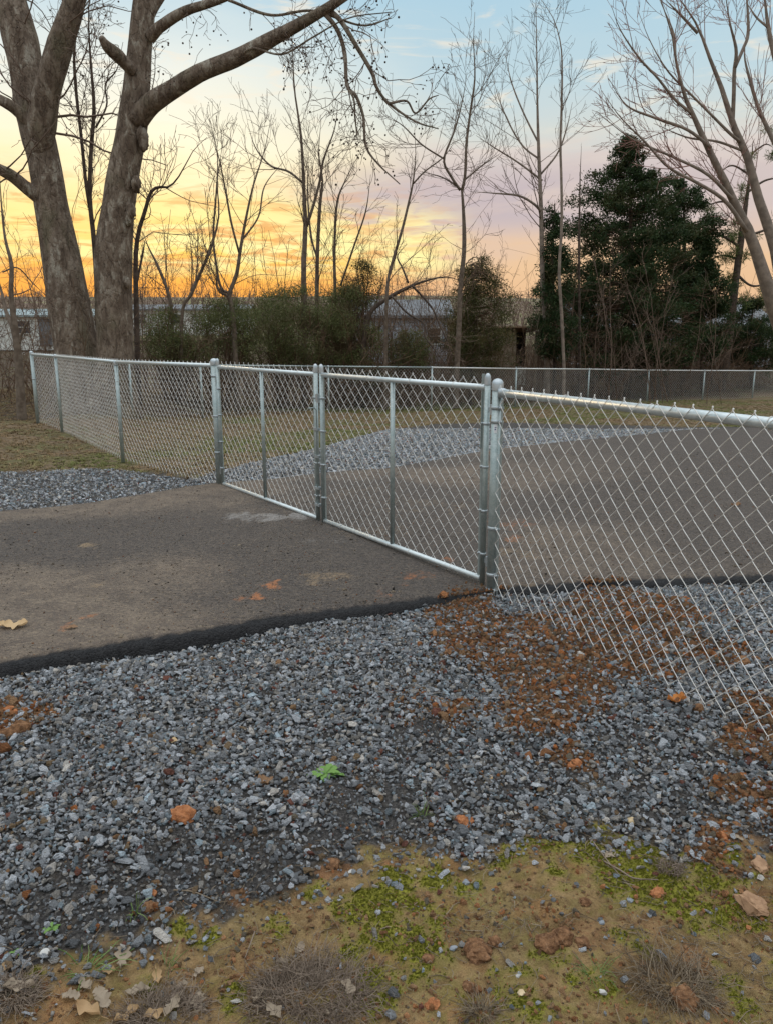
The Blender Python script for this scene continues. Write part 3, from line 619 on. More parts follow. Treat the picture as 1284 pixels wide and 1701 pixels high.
def vtie(c, r, u, root, mt='wire'):
    t = np.linspace(0, 2 * np.pi, 12); P = np.array([[c[0] + (r + .003) * math.cos(a), c[1] + (r + .003) * math.sin(a), c[2] + .004 * k / 12] for k, a in enumerate(t)])
    a = Acc(); a.tube(P, .0018, 4); a.V = [local(a.V[0], root)]; return link('tie_wire', a.mesh('tie_wire', M[mt]), root)

PN = np.array([.64, 4.54]); PL = np.array([-1.72, 7.90]); L2 = np.array([-3.42, 10.0]); L1 = np.array([-5.63, 13.48]); LC = np.array([-6.49, 14.5])
RD = np.array([1.45, 2.83]) - PN; RD /= np.linalg.norm(RD); RE = PN + RD * 3.05
ug = (PN - PL) / np.linalg.norm(PN - PL)
# ---- right run, nearest the camera
fr = empty('chain_link_fence', 'nearest galvanised chain-link fence run, its thick rail leaving the frame over clay and gravel', 'fence', (PN[0], PN[1], gz(*PN)))
p = pipe('post', (*PN, -.25), (*PN, 1.235), .031, fr, n=24); cap((*PN, 1.235), .031, fr, p)
p = pipe('post', (*RE, -.25), (*RE, 1.16), .024, fr)
rs = PN + RD * .045
pipe('top_rail', (*rs, 1.188), (*(PN + RD * 3.4), 1.188), .0225, fr, 'rail', 20)
lathe('rail_end_cup', (*(PN + RD * .05), 1.188), [(.012, -.028), (.026, -.022), (.027, .02), (.012, .027)], fr)
fabric(PN + RD * .065, PN + RD * 3.3, -.005, -.005, 1.226, 1.226, fr, 3, .0019, off0=.026)
tension_bar(PN + RD * .055, -.02, 1.15, RD, fr)
for z in (1.10, 1.02, .38, .09): band((*PN, z), .031, .022, RD if z != 1.02 else RD, fr)
band((*PN, .0), .031, .008, RD, fr)
for s in (.62, 1.22, 1.83, 2.4): tie((*(PN + RD * s), 1.188), .0225, RD, fr)
# small printed paper tag on the near post, facing the camera
f2c = -PN / np.linalg.norm(PN); tg = []
aa = math.atan2(f2c[1], f2c[0]) ; th = np.linspace(aa - .42, aa + .16, 7)
def wrap(z0, z1, th, rr): return np.array([[PN[0] + rr * math.cos(a), PN[1] + rr * math.sin(a), z] for z in (z0, z1) for a in th])
def strip_f(k): return np.array([[i, i + 1, i + 1 + k, i + k] for i in range(k - 1)])
st = link('sticker', new_mesh('sticker', local(wrap(.955, 1.005, th, .0322), fr), strip_f(7), M['sticker']), fr)
th2 = np.linspace(aa - .30, aa - .08, 4); link('printed_mark', new_mesh('printed_mark', local(wrap(.972, .980, th2, .0326), fr), strip_f(4), M['ink']), st)
link('printed_mark', new_mesh('printed_mark', local(wrap(.986, .990, np.linspace(aa - .3, aa + .02, 4), .0326), fr), strip_f(4), M['ink']), st)
# ---- double gate
def gate_leaf(A, B, label, latch):
    g = empty('gate_leaf', label, 'gate', (A[0], A[1], .02), 'two leaves of the double chain-link gate'); L = np.linalg.norm(B - A); u = (B - A) / L
    ZB, ZT = .038, 1.212
    for q in (A, B):
        p = pipe('upright', (*q, .0), (*q, 1.262), .0175, g); cap((*q, 1.262), .0175, g, p)
    mid = (A + B) / 2; pipe('middle_stile', (*mid, ZB + .016), (*mid, ZT - .016), .0165, g)
    pipe('top_rail', (*(A + u * .02), ZT), (*(B - u * .02), ZT), .0175, g, 'rail'); pipe('bottom_rail', (*(A + u * .02), ZB), (*(B - u * .02), ZB), .0175, g, 'rail')
    fabric(A + u * .05, B - u * .05, ZB - .018, ZB - .018, 1.262, 1.262, g, 2, .0017, off0=-.020)
    for q, s in ((A, 1), (B, -1)):
        tension_bar(q + u * s * .036, .05, 1.19, u, g)
        for z in (.20, .47, .74, 1.0): band((*q, z + (.03 if s < 0 else 0)), .0175, .016, u * s, g, ext=.026)
    for s in (.3, .75, 1.25, 1.65): tie((*(A + u * s), ZT), .0175, u, g); tie((*(A + u * s), ZB), .0175, u, g)
    return g
MD = (PN + PL) / 2 + np.array([.005, .0])
g1 = gate_leaf(PN - ug * .085, MD + ug * .044, 'right gate leaf, hinged on the dome capped post, a latch strap along its upright', False)
g2 = gate_leaf(PL + ug * .085, MD - ug * .044, 'left gate leaf, farther one, hinged on the thick post at the gravel corner', True)
for g, q, s in ((g1, PN, -1), (g2, PL, 1)):
    for z in (1.085, .16):
        hq = q + ug * s * .045; pp = g
        a = Acc(); a.tube([(*hq, z - .03), (*hq, z + .03)], .011, 10); a.add(*box_vf((*(hq + ug * s * .012), z), .06, .006, .026, ug)); a.V = [local(np.concatenate(a.V), g)]
        link('hinge', a.mesh('hinge', M['cast'], False), g)
# latch fork, drop rod and its guides between the leaves
def part(name, acc, root, mt='cast', smooth=True):
    acc.V = [local(np.concatenate(acc.V), root)]; return link(name, acc.mesh(name, M[mt], smooth), root)
nrmg = np.array([ug[1], -ug[0]]); nrmg = nrmg if np.dot(nrmg, -MD) > 0 else -nrmg
lq = MD + ug * .0; a = Acc()
for zz in (1.015, 1.045): a.add(*box_vf((*(lq + nrmg * .012), zz), .11, .004, .022, ug))
a.add(*box_vf((*(lq + nrmg * .026 + ug * .03), 1.03), .018, .02, .07, ug)); part('latch_fork', a, g2, 'cast', False)
rq = MD + nrmg * .024; a = Acc(); a.tube([(*rq, .0), (*rq, .93), (*(rq + nrmg * .02), .955), (*(rq + nrmg * .07), .95)], .0055, 8); part('drop_rod', a, g2, 'pipe')
for z in (.30, .56, .78, .16): a = Acc(); a.add(*box_vf((*(MD + nrmg * .014 - ug * .018), z), .07, .03, .02, ug)); part('rod_guide', a, g2, 'cast', False)
a = Acc(); hq = PN - ug * .125; a.add(*box_vf((*(hq), 1.07), .006, .02, .44, ug)); 
part('latch_strap', a, g1, 'pipe', False)
# ---- left run
fl = empty('chain_link_fence', 'left fence run from the gate to the far left corner, pale rail on top', 'fence', (PL[0], PL[1], gz(*PL)))
zp = {}
p = pipe('post', (*PL, -.2), (*PL, 1.262), .034, fl, n=24); cap((*PL, 1.262), .034, fl, p)
p = pipe('post', (*LC, -.3), (*LC, 1.225), .031, fl, n=16); cap((*LC, 1.225), .031, fl, p)
for q in (L2, L1):
    p = pipe('post', (*q, -.3), (*q, 1.17), .024, fl); lathe('loop_cap', (*q, 1.19), [(.028, -.035), (.03, -.01), (.026, .022), (.006, .03)], fl, 'cast', 12, p)
RZ = [1.222, 1.196, 1.186, 1.196]; QS = [PL, L2, L1, LC]
for k in range(3):
    A_, B_ = QS[k], QS[k + 1]; u = (B_ - A_) / np.linalg.norm(B_ - A_)
    pipe('top_rail', (*(A_ + u * (.035 if k == 0 else 0)), RZ[k]), (*B_, RZ[k + 1]), .0205, fl, 'rail', 12)
    fabric(A_ + u * .06, B_ - u * .0, gz(*A_) + .03, gz(*B_) + .03, RZ[k] + .028, RZ[k + 1] + .028, fl, 2, .0021, off0=-.026)
    for s in (.6, 1.2, 1.8): tie((*(A_ + u * s), RZ[k] + (RZ[k + 1] - RZ[k]) * s / np.linalg.norm(B_ - A_)), .0205, u, fl)
u = (L2 - PL) / np.linalg.norm(L2 - PL); tension_bar(PL + u * .055, 0, 1.2, u, fl)
for z in (1.12, .72, .35): band((*PL, z), .034, .02, u, fl)
band((*LC, .75), .031, .02, -u, fl)
for q in (L2, L1):
    for z in (.3, .65, .95): vtie((*q, z), .024, u, fl)
# ---- back run
bk = [(LC[0], LC[1], -.02), (-5.45, 16.75, -.2), (-.2352 * 18.9, 18.9, -.35), (-.0733 * 21.1, 21.1, -.46), (.0573 * 22.3, 22.3, -.53), (.164 * 24.2, 24.2, -.64), (.2565 * 26.6, 26.6, -.75), (.3324 * 28.2, 28.2, -.85), (.403 * 29.6, 29.6, -.92), (.4665 * 30.9, 30.9, -.98), (.52 * 32.6, 32.6, -1.05), (.56 * 34.6, 34.6, -1.1)]
fb = empty('chain_link_fence', 'long back fence run across the far side of the lawn before the dark trees', 'fence', (bk[3][0], bk[3][1], gz(bk[3][0], bk[3][1])))
for k, (x, y, z) in enumerate(bk):
    if k == 0: continue
    p = pipe('post', (x, y, z - .3), (x, y, z + 1.19), .027, fb, 'pipe', 10); lathe('loop_cap', (x, y, z + 1.2), [(.03, -.03), (.03, .0), (.02, .025), (.004, .03)], fb, 'cast', 8, p)
for k in range(len(bk) - 1):
    a_, b_ = np.array(bk[k]), np.array(bk[k + 1])
    pipe('top_rail', a_ + [0, 0, 1.195], b_ + [0, 0, 1.195], .021, fb, 'oldwire' if k > 3 else 'pipe', 8)
    fabric(a_[:2], b_[:2], a_[2] + .03, b_[2] + .03, a_[2] + 1.225, b_[2] + 1.225, fb, 1, .0026, 'oldwire')
# ================================================================== TREES
def unit(v): return v / (np.linalg.norm(v, axis=-1, keepdims=True) + 1e-9)
def spawn(P, Rr, per, t0, t1, ang, asd, L, up, wig, K, rr, rmin, seed, pm=False, ab=None, skip=0, lr=.012):
    """children of a batch of branches. per: number per parent; L: (lo, hi) metres or ratio function of t"""
    r = np.random.default_rng(seed); N = len(P); Kp = P.shape[1]
    plen0 = np.linalg.norm(np.diff(P, axis=1), axis=2).sum(1); cnt = r.poisson(per * plen0 * (t1 - t0)) if pm else r.poisson(per, N)
    if skip: cnt[:skip] = 0
    idx = np.repeat(np.arange(N), cnt); n = len(idx)
    if n == 0: return np.zeros((0, K, 3)), np.zeros((0, K))
    t = r.uniform(t0, t1, n); f = t * (Kp - 1); i = np.minimum(f.astype(int), Kp - 2); u = (f - i)[:, None]
    p = P[idx, i] * (1 - u) + P[idx, i + 1] * u; T = unit(P[idx, i + 1] - P[idx, i]); rp = Rr[idx, i] * (1 - u[:, 0]) + Rr[idx, i + 1] * u[:, 0]
    q = unit(np.cross(T, unit(r.normal(size=(n, 3))))); a = np.radians(r.normal(ang, asd, n))[:, None]
    d = T * np.cos(a) + q * np.sin(a); plen = np.linalg.norm(np.diff(P, axis=1), axis=2).sum(1)[idx]
    ln = (plen * r.uniform(L[0], L[1], n) * (1 - .5 * t)) if ab is None else r.uniform(ab[0], ab[1], n) * (1 - .55 * t); pts = [p]; seg = (ln / (K - 1))[:, None]
    for k in range(K - 1):
        d = unit(d + r.normal(0, wig, (n, 3)) + np.array([0, 0, up])); pts.append(pts[-1] + d * seg)
    rs = np.maximum(np.minimum(np.minimum(rp * rr, rp * .95), ln * lr) * r.uniform(.75, 1.1, n), rmin); re = np.maximum(rs * .3, rmin)
    rad = np.maximum(rs[:, None] + (re - rs)[:, None] * np.linspace(0, 1, K)[None], rmin)
    return np.stack(pts, 1), rad
TRI = [0]
def stems_px(stems, K=22, seed=0, tip=.35):
    """stems traced in the photograph: [(points [(px,py),...], [radius px...], distance or [distances])]"""
    out = []
    for pts, rp, dd in stems:
        pts = np.array(pts, float); rp = np.interp(np.linspace(0, 1, len(pts)), np.linspace(0, 1, len(rp)), rp)
        dd = np.interp(np.linspace(0, 1, len(pts)), np.linspace(0, 1, len(np.atleast_1d(dd))), np.atleast_1d(dd))
        C = curve(np.c_[pts, rp, dd], K); P = at(C[:, 0], C[:, 1], C[:, 3]); out.append((P, C[:, 2] * C[:, 3] / FPX * (1.0 if tip > .5 else .86) * np.interp(np.linspace(0, 1, K), [0, .6, 1], [1, 1, tip])))
    return out
def make_tree(name, label, cat, stems, levels, root_xyz=None, trunk_mat='plainbark', twig_mat='twig', seed=1, sides=10, group=None, trunk_names=None, rmin=.0045, extra=None, K=22, skip_last=False):
    S = stems_px(stems, K, 0, .8 if sides > 20 else .3); P0 = S[0][0]
    if root_xyz is None: root_xyz = (P0[0, 0], P0[0, 1], float(gz(P0[0, 0], P0[0, 1])))
    root = empty(name, label, cat, root_xyz, group)
    # carry the first stem down into the ground
    if P0[0, 2] > root_xyz[2] + .05:
        g0 = np.array([P0[0, 0] + (P0[0, 0] - P0[2, 0]) * .3, P0[0, 1], root_xyz[2] - .25]); nn = 4
        ext = g0 + (P0[0] - g0) * np.linspace(0, 1, nn)[:, None]; S[0] = (np.vstack([ext[:-1], P0]), np.concatenate([S[0][1][0] * np.linspace(1.22, 1.02, nn - 1), S[0][1]]))
    for k, (P, r) in enumerate(S):
        a = Acc(); a.tube(P, np.maximum(r, .006), sides if k == 0 else max(6, sides - 2)); V = a.V[0]
        if sides >= 16:
            nz = (fbm(V[:, 0] * 2 + V[:, 1], V[:, 2] * .6, 2.0, 3, seed + k) - .5) * .16; ctr = np.repeat(P, sides if k == 0 else max(6, sides - 2), 0); V = ctr + (V - ctr) * (1 + nz)[:, None]
        a.V = [local(V, root)]
        nm = (trunk_names or (['trunk'] + ['limb'] * 99))[k]; link(nm, a.mesh(nm, M[trunk_mat]), root)
    # batch resampled limbs for spawning
    P = np.stack([curve(s[0], 22) for s in S]); Rr = np.stack([np.interp(np.linspace(0, 1, 22), np.linspace(0, 1, len(s[1])), s[1]) for s in S])
    acc = Acc(); allP = [(P, Rr)]; cur = (P, Rr)
    for li, lv in enumerate(levels):
        src = cur
        if lv.get('from_all'): src = (np.concatenate([a[0] if a[0].shape[1] == allP[-1][0].shape[1] else a[0][:, np.linspace(0, a[0].shape[1] - 1, allP[-1][0].shape[1]).astype(int)] for a in allP]),
                                      np.concatenate([a[1] if a[1].shape[1] == allP[-1][1].shape[1] else a[1][:, np.linspace(0, a[1].shape[1] - 1, allP[-1][1].shape[1]).astype(int)] for a in allP]))
        c = spawn(*src, lv['n'], lv.get('t0', .25), lv.get('t1', 1.0), lv.get('ang', 45), lv.get('asd', 12), lv['L'], lv.get('up', .08), lv.get('wig', .16), lv.get('K', 6), lv.get('rr', .6), rmin, seed * 31 + li, lv.get('pm', False), lv.get('ab'), lv.get('skip', 0), lv.get('lr', .012))
        if len(c[0]):
            acc.add(*tubes(c[0], c[1], lv.get('s', 3))); allP.append(c); cur = c; TRI[0] += len(c[0]) * (lv.get('K', 6) - 1) * lv.get('s', 3) * 2
    if acc.n:
        acc.V = [local(np.concatenate(acc.V), root)]; o = link('crown', acc.mesh('crown', M[twig_mat]), root, kind='stuff')
    if extra: extra(root, S, allP)
    return root
def seed_balls(root, allP, frac, xr, r=.016, seed=5, zmax=99):
    rg = np.random.default_rng(seed); P = np.concatenate([a[0][:, -1] for a in allP[2:]]); T = P[rg.random(len(P)) < frac]
    m = (T[:, 0] > xr[0]) & (T[:, 0] < xr[1]); T = T[m]; T = T + np.stack([rg.normal(0, .02, len(T)), rg.normal(0, .02, len(T)), -rg.uniform(.05, .12, len(T))], -1)
    b = bmesh.new(); bmesh.ops.create_icosphere(b, subdivisions=1, radius=1); vs = np.array([v.co[:] for v in b.verts]); fs = np.array([[v.index for v in f.verts] for f in b.faces]); b.free()
    rr = r * rg.uniform(.8, 1.3, len(T)); V = (T[:, None] + vs[None] * rr[:, None, None]).reshape(-1, 3); F = (fs[None] + (np.arange(len(T)) * len(vs))[:, None, None]).reshape(-1, 3)
    link('seed_ball', new_mesh('seed_ball', local(V, root), F, M['darkbark']), root, kind='stuff')
def burl(root, px, py, d, r, seed):
    b = bmesh.new(); bmesh.ops.create_icosphere(b, subdivisions=3, radius=1); V = np.array([v.co[:] for v in b.verts]); F = np.array([[v.index for v in f.verts] for f in b.faces]); b.free()
    V = V * (1 + .8 * (fbm(V[:, 0] + V[:, 2] * .7 + seed, V[:, 1] + V[:, 2], 2.2, 3, seed) - .5)[:, None]) * np.array([.85, 1, 1.5]) * r * .9 + at(px - 7, py, d)
    link('burl', new_mesh('burl', local(V, root), F, M['bark']), root)
LV_BIG = [dict(n=2.6, pm=True, skip=1, t0=.1, ang=55, L=0, ab=(1.0, 3.2), K=9, s=4, rr=.3, up=-.02, wig=.22), dict(n=2.6, pm=True, t0=.1, ang=45, L=0, ab=(.35, 1.1), K=6, s=3, rr=.7, wig=.26, up=.0), dict(n=4.5, pm=True, t0=.15, ang=45, L=0, ab=(.12, .45), K=4, s=3, rr=.7, wig=.28, up=.0)]
# --- the two great sycamores behind the fence corner
def exL(root, S, allP):
    seed_balls(root, allP, .30, (-12, 12)); burl(root, 97, 322, 17.3, .13, 3); burl(root, 64, 212, 17.2, .10, 4)
make_tree('sycamore_tree', 'massive leftmost tree with mottled trunk leaning left and forking high above the fence corner', 'tree', [
    ([(140, 640), (132, 590), (118, 520), (104, 440), (88, 350), (74, 270), (64, 225), (60, 190)], [52, 38, 34, 31, 26, 25.5, 28, 24], 17.5),
    ([(62, 240), (54, 185), (47, 130), (33, 60), (14, -10), (-10, -90)], [20, 24, 24, 25, 25, 20], [17.5, 17.9]),
    ([(66, 262), (70, 215), (77, 160), (99, 80), (124, 5), (140, -80)], [14, 21, 20, 19, 17, 14], [17.4, 16.8]),
    ([(62, 215), (34, 188), (5, 168), (-60, 140)], [13, 9, 8, 7], [17.4, 17.0]),
    ([(80, 340), (45, 312), (20, 292), (-10, 275), (-70, 230)], [12, 10, 9, 8, 6], [17.4, 16.6])],
    LV_BIG, None, 'bark', 'twig', 11, 24, extra=exL, K=40)
def exR(root, S, allP):
    seed_balls(root, allP[:], .5, (-12, 2.5), .018)
    for k, (px, py, r) in enumerate([(245, 226, .14), (247, 238, .11), (234, 306, .12), (225, 350, .13), (222, 364, .11), (219, 470, .08)]): burl(root, px, py, 16.8, r, 20 + k)
droop = [dict(n=3.2, pm=True, skip=1, t0=.06, ang=52, asd=20, L=0, ab=(.5, 1.9), K=8, s=3, rr=.5, up=-.03, wig=.26, lr=.008), dict(n=4.4, pm=True, t0=.12, ang=48, L=0, ab=(.3, .9), K=6, s=3, rr=.7, wig=.3, up=-.03, lr=.009), dict(n=3.5, pm=True, t0=.2, ang=48, L=0, ab=(.1, .4), K=4, s=3, rr=.8, wig=.3, up=-.03)]
make_tree('sycamore_tree', 'massive mottled trunk with knobbly burls and one long limb reaching right over the fence', 'tree', [
    ([(188, 650), (191, 590), (190, 520), (189, 440), (195, 360), (206, 290), (219, 220), (227, 150), (233, 80), (241, 0), (247, -80)], [40, 29.5, 29, 29, 26, 24, 22, 21, 19.5, 20, 17], 17.0),
    ([(228, 200), (252, 172), (285, 150), (335, 120), (392, 97), (432, 76), (480, 50), (530, 22), (580, -10), (650, -60)], [17, 15, 13.5, 12.5, 12, 11, 9.5, 8, 7, 5], [16.9, 15.2]),
    ([(250, 62), (270, 42), (310, 18), (360, 2), (430, -25)], [9, 8, 7, 6, 5], [16.9, 16.3]),
    ([(222, 118), (208, 105), (196, 92), (180, 78), (168, 62)], [9, 9, 10, 9, 5], [16.8, 16.2]),
    ([(243, 20), (262, -10), (300, -60)], [14, 12, 10], [17, 17.2]),
    ([(536, 18), (560, 48), (573, 88), (577, 142), (592, 160), (604, 195), (608, 242), (628, 272), (664, 306)], [3.6, 3.3, 3, 2.6, 2.5, 2.2, 2, 1.6, 1.0], [15.6, 14.8]),
    ([(541, 12), (566, 34), (592, 76), (618, 120), (626, 145), (646, 172), (690, 202), (728, 214)], [4, 3.6, 3.2, 3, 2.5, 2.1, 1.6, 1.0], [15.6, 15.0]),
    ([(577, 145), (588, 165), (590, 195), (594, 230)], [1.8, 1.4, 1.2, .8], [15.2, 15.0]),
    ([(646, 172), (675, 168), (690, 188), (712, 165), (728, 158)], [2.0, 1.6, 1.4, 1.2, .8], [15.1, 15.3]),
    ([(400, 95), (420, 80), (470, 90), (520, 62), (580, 30), (650, 20)], [1.6, 1.6, 1.5, 1.3, 1.1, .8], [16, 15.2]),
    ([(380, 0), (450, 25), (520, 18), (600, 42), (650, 30)], [2.2, 2, 1.8, 1.5, .8], [16, 15.5])],
    droop, None, 'bark', 'twig', 12, 24, extra=exR, K=44, rmin=.0045)

LV_MID = [dict(n=3.2, pm=True, t0=.26, t1=1.0, ang=40, L=0, ab=(.7, 2.8), K=8, s=3, rr=.5, up=.07, wig=.12, lr=.009), dict(n=4.4, pm=True, ang=36, t0=.12, L=0, ab=(.35, 1.25), K=6, s=3, rr=.7, up=.05, wig=.15, lr=.009), dict(n=3.2, pm=True, ang=36, t0=.15, L=0, ab=(.15, .5), K=4, s=3, rr=.8, up=.04, wig=.17)]
def LV(n0=12, n1=6, n2=4, **kw):
    l = [dict(LV_MID[0], n=LV_MID[0]['n'] * n0 / 9), dict(LV_MID[1], n=LV_MID[1]['n'] * n1 / 6), dict(LV_MID[2], n=LV_MID[2]['n'] * n2 / 5)]
    for x in l: x.update(kw)
    return l
T = make_tree
T('bare_tree', 'slim dark tree with two close upright stems rising between the two massive trunks', 'tree', [
    ([(163, 560), (162, 480), (157, 400), (150, 330), (152, 250), (157, 180), (152, 110), (148, 40), (150, -30)], [5.5, 5, 4.5, 4, 3.6, 3.4, 3, 2.6, 2], 20.0),
    ([(150, 345), (143, 300), (136, 230), (127, 150), (124, 90), (130, 40), (138, -20)], [3.6, 3.2, 3, 2.8, 2.5, 2, 1.5], [20, 19.7]),
    ([(160, 212), (178, 175), (176, 140), (195, 115), (205, 70)], [2, 1.6, 1.5, 1.3, 1], [20, 20.3])], LV(12, 7, 5, wig=.22), seed=21, trunk_mat='darkbark', extra=lambda r, S, a: seed_balls(r, a, .12, (-9, 9), .02))
T('bare_tree', 'crooked thin tree just right of the massive burled trunk, its top bending right', 'tree', [
    ([(230, 640), (229, 590), (227, 500), (226, 430), (231, 385), (242, 350), (250, 322), (262, 311), (282, 310), (300, 290), (322, 250), (345, 228)], [6, 5.5, 5, 4.5, 4, 3.6, 3.2, 2.8, 2.4, 2, 1.6, 1.0], 19.0),
    ([(228, 470), (238, 420), (241, 400)], [2.5, 2, 1], [19, 19.2])], LV(10, 6, 4, wig=.2), seed=22, trunk_mat='darkbark')
T('bare_tree', 'forked thin tree at the left edge, standing in brush outside the fence corner', 'tree', [
    ([(36, 676), (33, 620), (30, 580), (26, 545), (19, 490), (20, 440), (10, 400), (4, 350), (0, 290)], [9, 7.5, 7, 6, 4.5, 4, 3.4, 3, 2], 15.2),
    ([(28, 575), (20, 540), (10, 515), (2, 480), (-12, 430)], [4.5, 4, 3.5, 3, 2], [15.2, 15.6]),
    ([(33, 570), (38, 552), (46, 536), (50, 532)], [3, 2.5, 2, 1.2], [15.2, 15.1]),
    ([(5, 452), (30, 445), (55, 470), (78, 492)], [1.4, 1.3, 1.2, .8], [15.3, 15.8])], LV(6, 5, 4, wig=.2), seed=23, trunk_mat='plainbark')
T('bare_sapling', 'thin leaning sapling crossing the orange glow, bent left, base in the green shrub', 'tree', [
    ([(287, 600), (286, 520), (278, 480), (262, 440), (248, 412), (238, 385)], [3.6, 3.2, 3, 2.6, 2, 1.2], 21.5)], LV(8, 5, 4), seed=24)
T('bare_sapling', 'thin sapling leaning right across the orange glow, left of the multi stemmed clump', 'tree', [
    ([(302, 600), (304, 515), (318, 490), (333, 455), (349, 418), (364, 360), (362, 300), (372, 230)], [3.4, 3.2, 3, 2.8, 2.4, 2.0, 1.6, 1], 21.0)], LV(10, 6, 4), seed=25)
T('bare_tree', 'multi stemmed bare tree fanning out above the green shrubs left of centre', 'tree', [
    ([(392, 600), (388, 520), (382, 490), (394, 455), (400, 415), (408, 370), (421, 310), (440, 250), (452, 190)], [5, 4.4, 4, 3.6, 3, 2.6, 2.2, 1.6, 1], 22.0),
    ([(384, 488), (368, 478), (360, 440), (355, 390), (360, 320), (362, 260), (350, 200)], [2.6, 2.4, 2.2, 2, 1.8, 1.5, 1], [22, 22.3]),
    ([(398, 420), (385, 370), (376, 320), (366, 270), (352, 215)], [2, 2, 1.7, 1.4, 1], [22, 21.6]),
    ([(380, 492), (362, 478), (362, 430)], [2.4, 2.0, 1.2], [22, 21.7]),
    ([(402, 400), (430, 360), (440, 310), (470, 270)], [1.8, 1.5, 1.3, .9], [22, 22.4])], LV(8, 6, 4), seed=26)
T('bare_tree', 'tall straight bare tree left of centre, forking once at mid height', 'tree', [
    ([(506, 600), (506, 520), (505, 450), (508, 375), (506, 330), (504, 280), (500, 220), (490, 150), (487, 90), (484, 40)], [5.4, 5.2, 4.8, 4.2, 3.4, 2.8, 2.4, 2.0, 1.6, 1], 24.0),
    ([(509, 378), (520, 345), (532, 300), (538, 265), (556, 215), (562, 170)], [3, 2.6, 2.2, 2, 1.6, 1], [24, 23.6]),
    ([(505, 305), (480, 285), (450, 275), (425, 245), (412, 205)], [2.2, 1.9, 1.6, 1.3, .9], [24, 24.4])], LV(8, 6, 5), seed=27)
T('bare_tree', 'bare tree with two slender stems beside the tall forking one', 'tree', [
    ([(527, 600), (527, 500), (528, 420), (532, 340), (536, 300), (530, 255), (534, 200)], [4.2, 4, 3.4, 3, 2.4, 1.8, 1], 25.0),
    ([(528, 430), (518, 395), (512, 330), (514, 260)], [2, 1.8, 1.5, 1], [25, 25.3])], LV(7, 6, 4), seed=28)
T('bare_sapling', 'slender straight sapling right of the tall forking tree', 'tree', [
    ([(558, 600), (557, 480), (556, 420), (560, 340), (574, 300), (600, 250)], [3.4, 3, 2.6, 2.2, 1.6, 1], 25.0),
    ([(566, 475), (588, 410), (608, 350), (616, 290)], [2, 1.7, 1.4, .9], [25, 24.6])], LV(7, 6, 4), seed=29)
T('bare_tree', 'thin curving tree between the centre shrubs and the Y shaped tree', 'tree', [
    ([(640, 600), (643, 480), (652, 435), (668, 380), (680, 330), (686, 300), (690, 260), (688, 215)], [3.4, 3, 2.8, 2.4, 2, 1.8, 1.4, 1], 23.0),
    ([(686, 305), (705, 285), (735, 262), (752, 240)], [1.6, 1.3, 1.1, .8], [23, 22.7])], LV(8, 6, 4), seed=30)
T('bare_tree', 'Y shaped bare tree with thin spreading crown, standing over the round brown bush', 'tree', [
    ([(758, 620), (762, 540), (764, 480), (770, 420), (770, 370), (767, 320), (764, 312)], [5.2, 4.8, 4.4, 4.0, 3.8, 3.6, 3.4], 23.5),
    ([(764, 316), (750, 295), (737, 265), (755, 215), (768, 165), (775, 120)], [2.6, 2.4, 2.0, 1.6, 1.3, .9], [23.5, 23.2]),
    ([(767, 316), (772, 290), (774, 240), (780, 190), (788, 130), (786, 70), (788, 20)], [2.8, 2.6, 2.3, 2, 1.6, 1.2, .8], [23.5, 23.9]),
    ([(737, 264), (700, 240), (670, 210), (640, 190)], [1.6, 1.3, 1.1, .7], [23.3, 22.8]),
    ([(770, 300), (800, 275), (830, 255)], [1.5, 1.2, .8], [23.6, 24]),
    ([(762, 312), (735, 295), (700, 285)], [1.5, 1.2, .8], [23.5, 24])], LV(9, 6, 5), seed=31)
T('bare_tree', 'tall straight bare tree with upswept side branches left of the big dark cedar', 'tree', [
    ([(908, 610), (904, 520), (900, 450), (899, 400), (898, 350), (896, 300), (894, 250), (892, 180), (891, 100), (890, 40), (889, -40)], [5.6, 5.2, 4.6, 4.2, 3.8, 3.4, 3, 2.4, 1.9, 1.4, 1], 28.0),
    ([(899, 352), (885, 338), (860, 325), (820, 321), (780, 318)], [2.6, 2.4, 2, 1.6, 1], [28, 27.4]),
    ([(896, 265), (870, 245), (850, 215), (830, 170), (818, 130)], [1.8, 1.6, 1.4, 1.1, .8], [28, 28.4]),
    ([(897, 290), (925, 255), (940, 215), (950, 170)], [1.8, 1.5, 1.2, .8], [28, 27.6]),
    ([(895, 240), (870, 190), (850, 140), (838, 90)], [1.8, 1.5, 1.2, .8], [28, 28.5]),
    ([(900, 300), (860, 270), (820, 245), (790, 225)], [1.9, 1.6, 1.2, .8], [28, 27.6])],
    [dict(n=3.6, pm=True, t0=.34, t1=1, ang=45, asd=8, L=0, ab=(1.2, 3.4), K=9, s=3, rr=.4, up=.07, wig=.07, lr=.008), dict(LV_MID[1], n=2.6), dict(LV_MID[2], n=2.6)], seed=32, trunk_mat='palebark')
T('bare_tree', 'very thin pale trunk rising in front of the left side of the big dark cedar', 'tree', [
    ([(936, 610), (932, 520), (928, 450), (932, 380), (932, 310), (930, 240), (932, 180), (933, 110), (930, 70), (918, 30), (895, -5)], [3.2, 3.0, 2.8, 2.6, 2.4, 2.2, 2.0, 1.8, 1.6, 1.4, 1.2], 27.0)],
    [dict(LV_MID[0], n=2.6, t0=.5), LV_MID[1], LV_MID[2]], seed=33, trunk_mat='palebark')
T('bare_sapling', 'short dead spike of a stem standing against the left shoulder of the big cedar', 'tree', [
    ([(962, 610), (961, 420), (962, 340), (963, 290), (965, 243)], [2.6, 2.2, 1.6, 1.2, .8], 28.5)], [dict(LV_MID[0], n=1.2, ab=(.2, .5))], seed=34, trunk_mat='darkbark')
def RT(k): return k
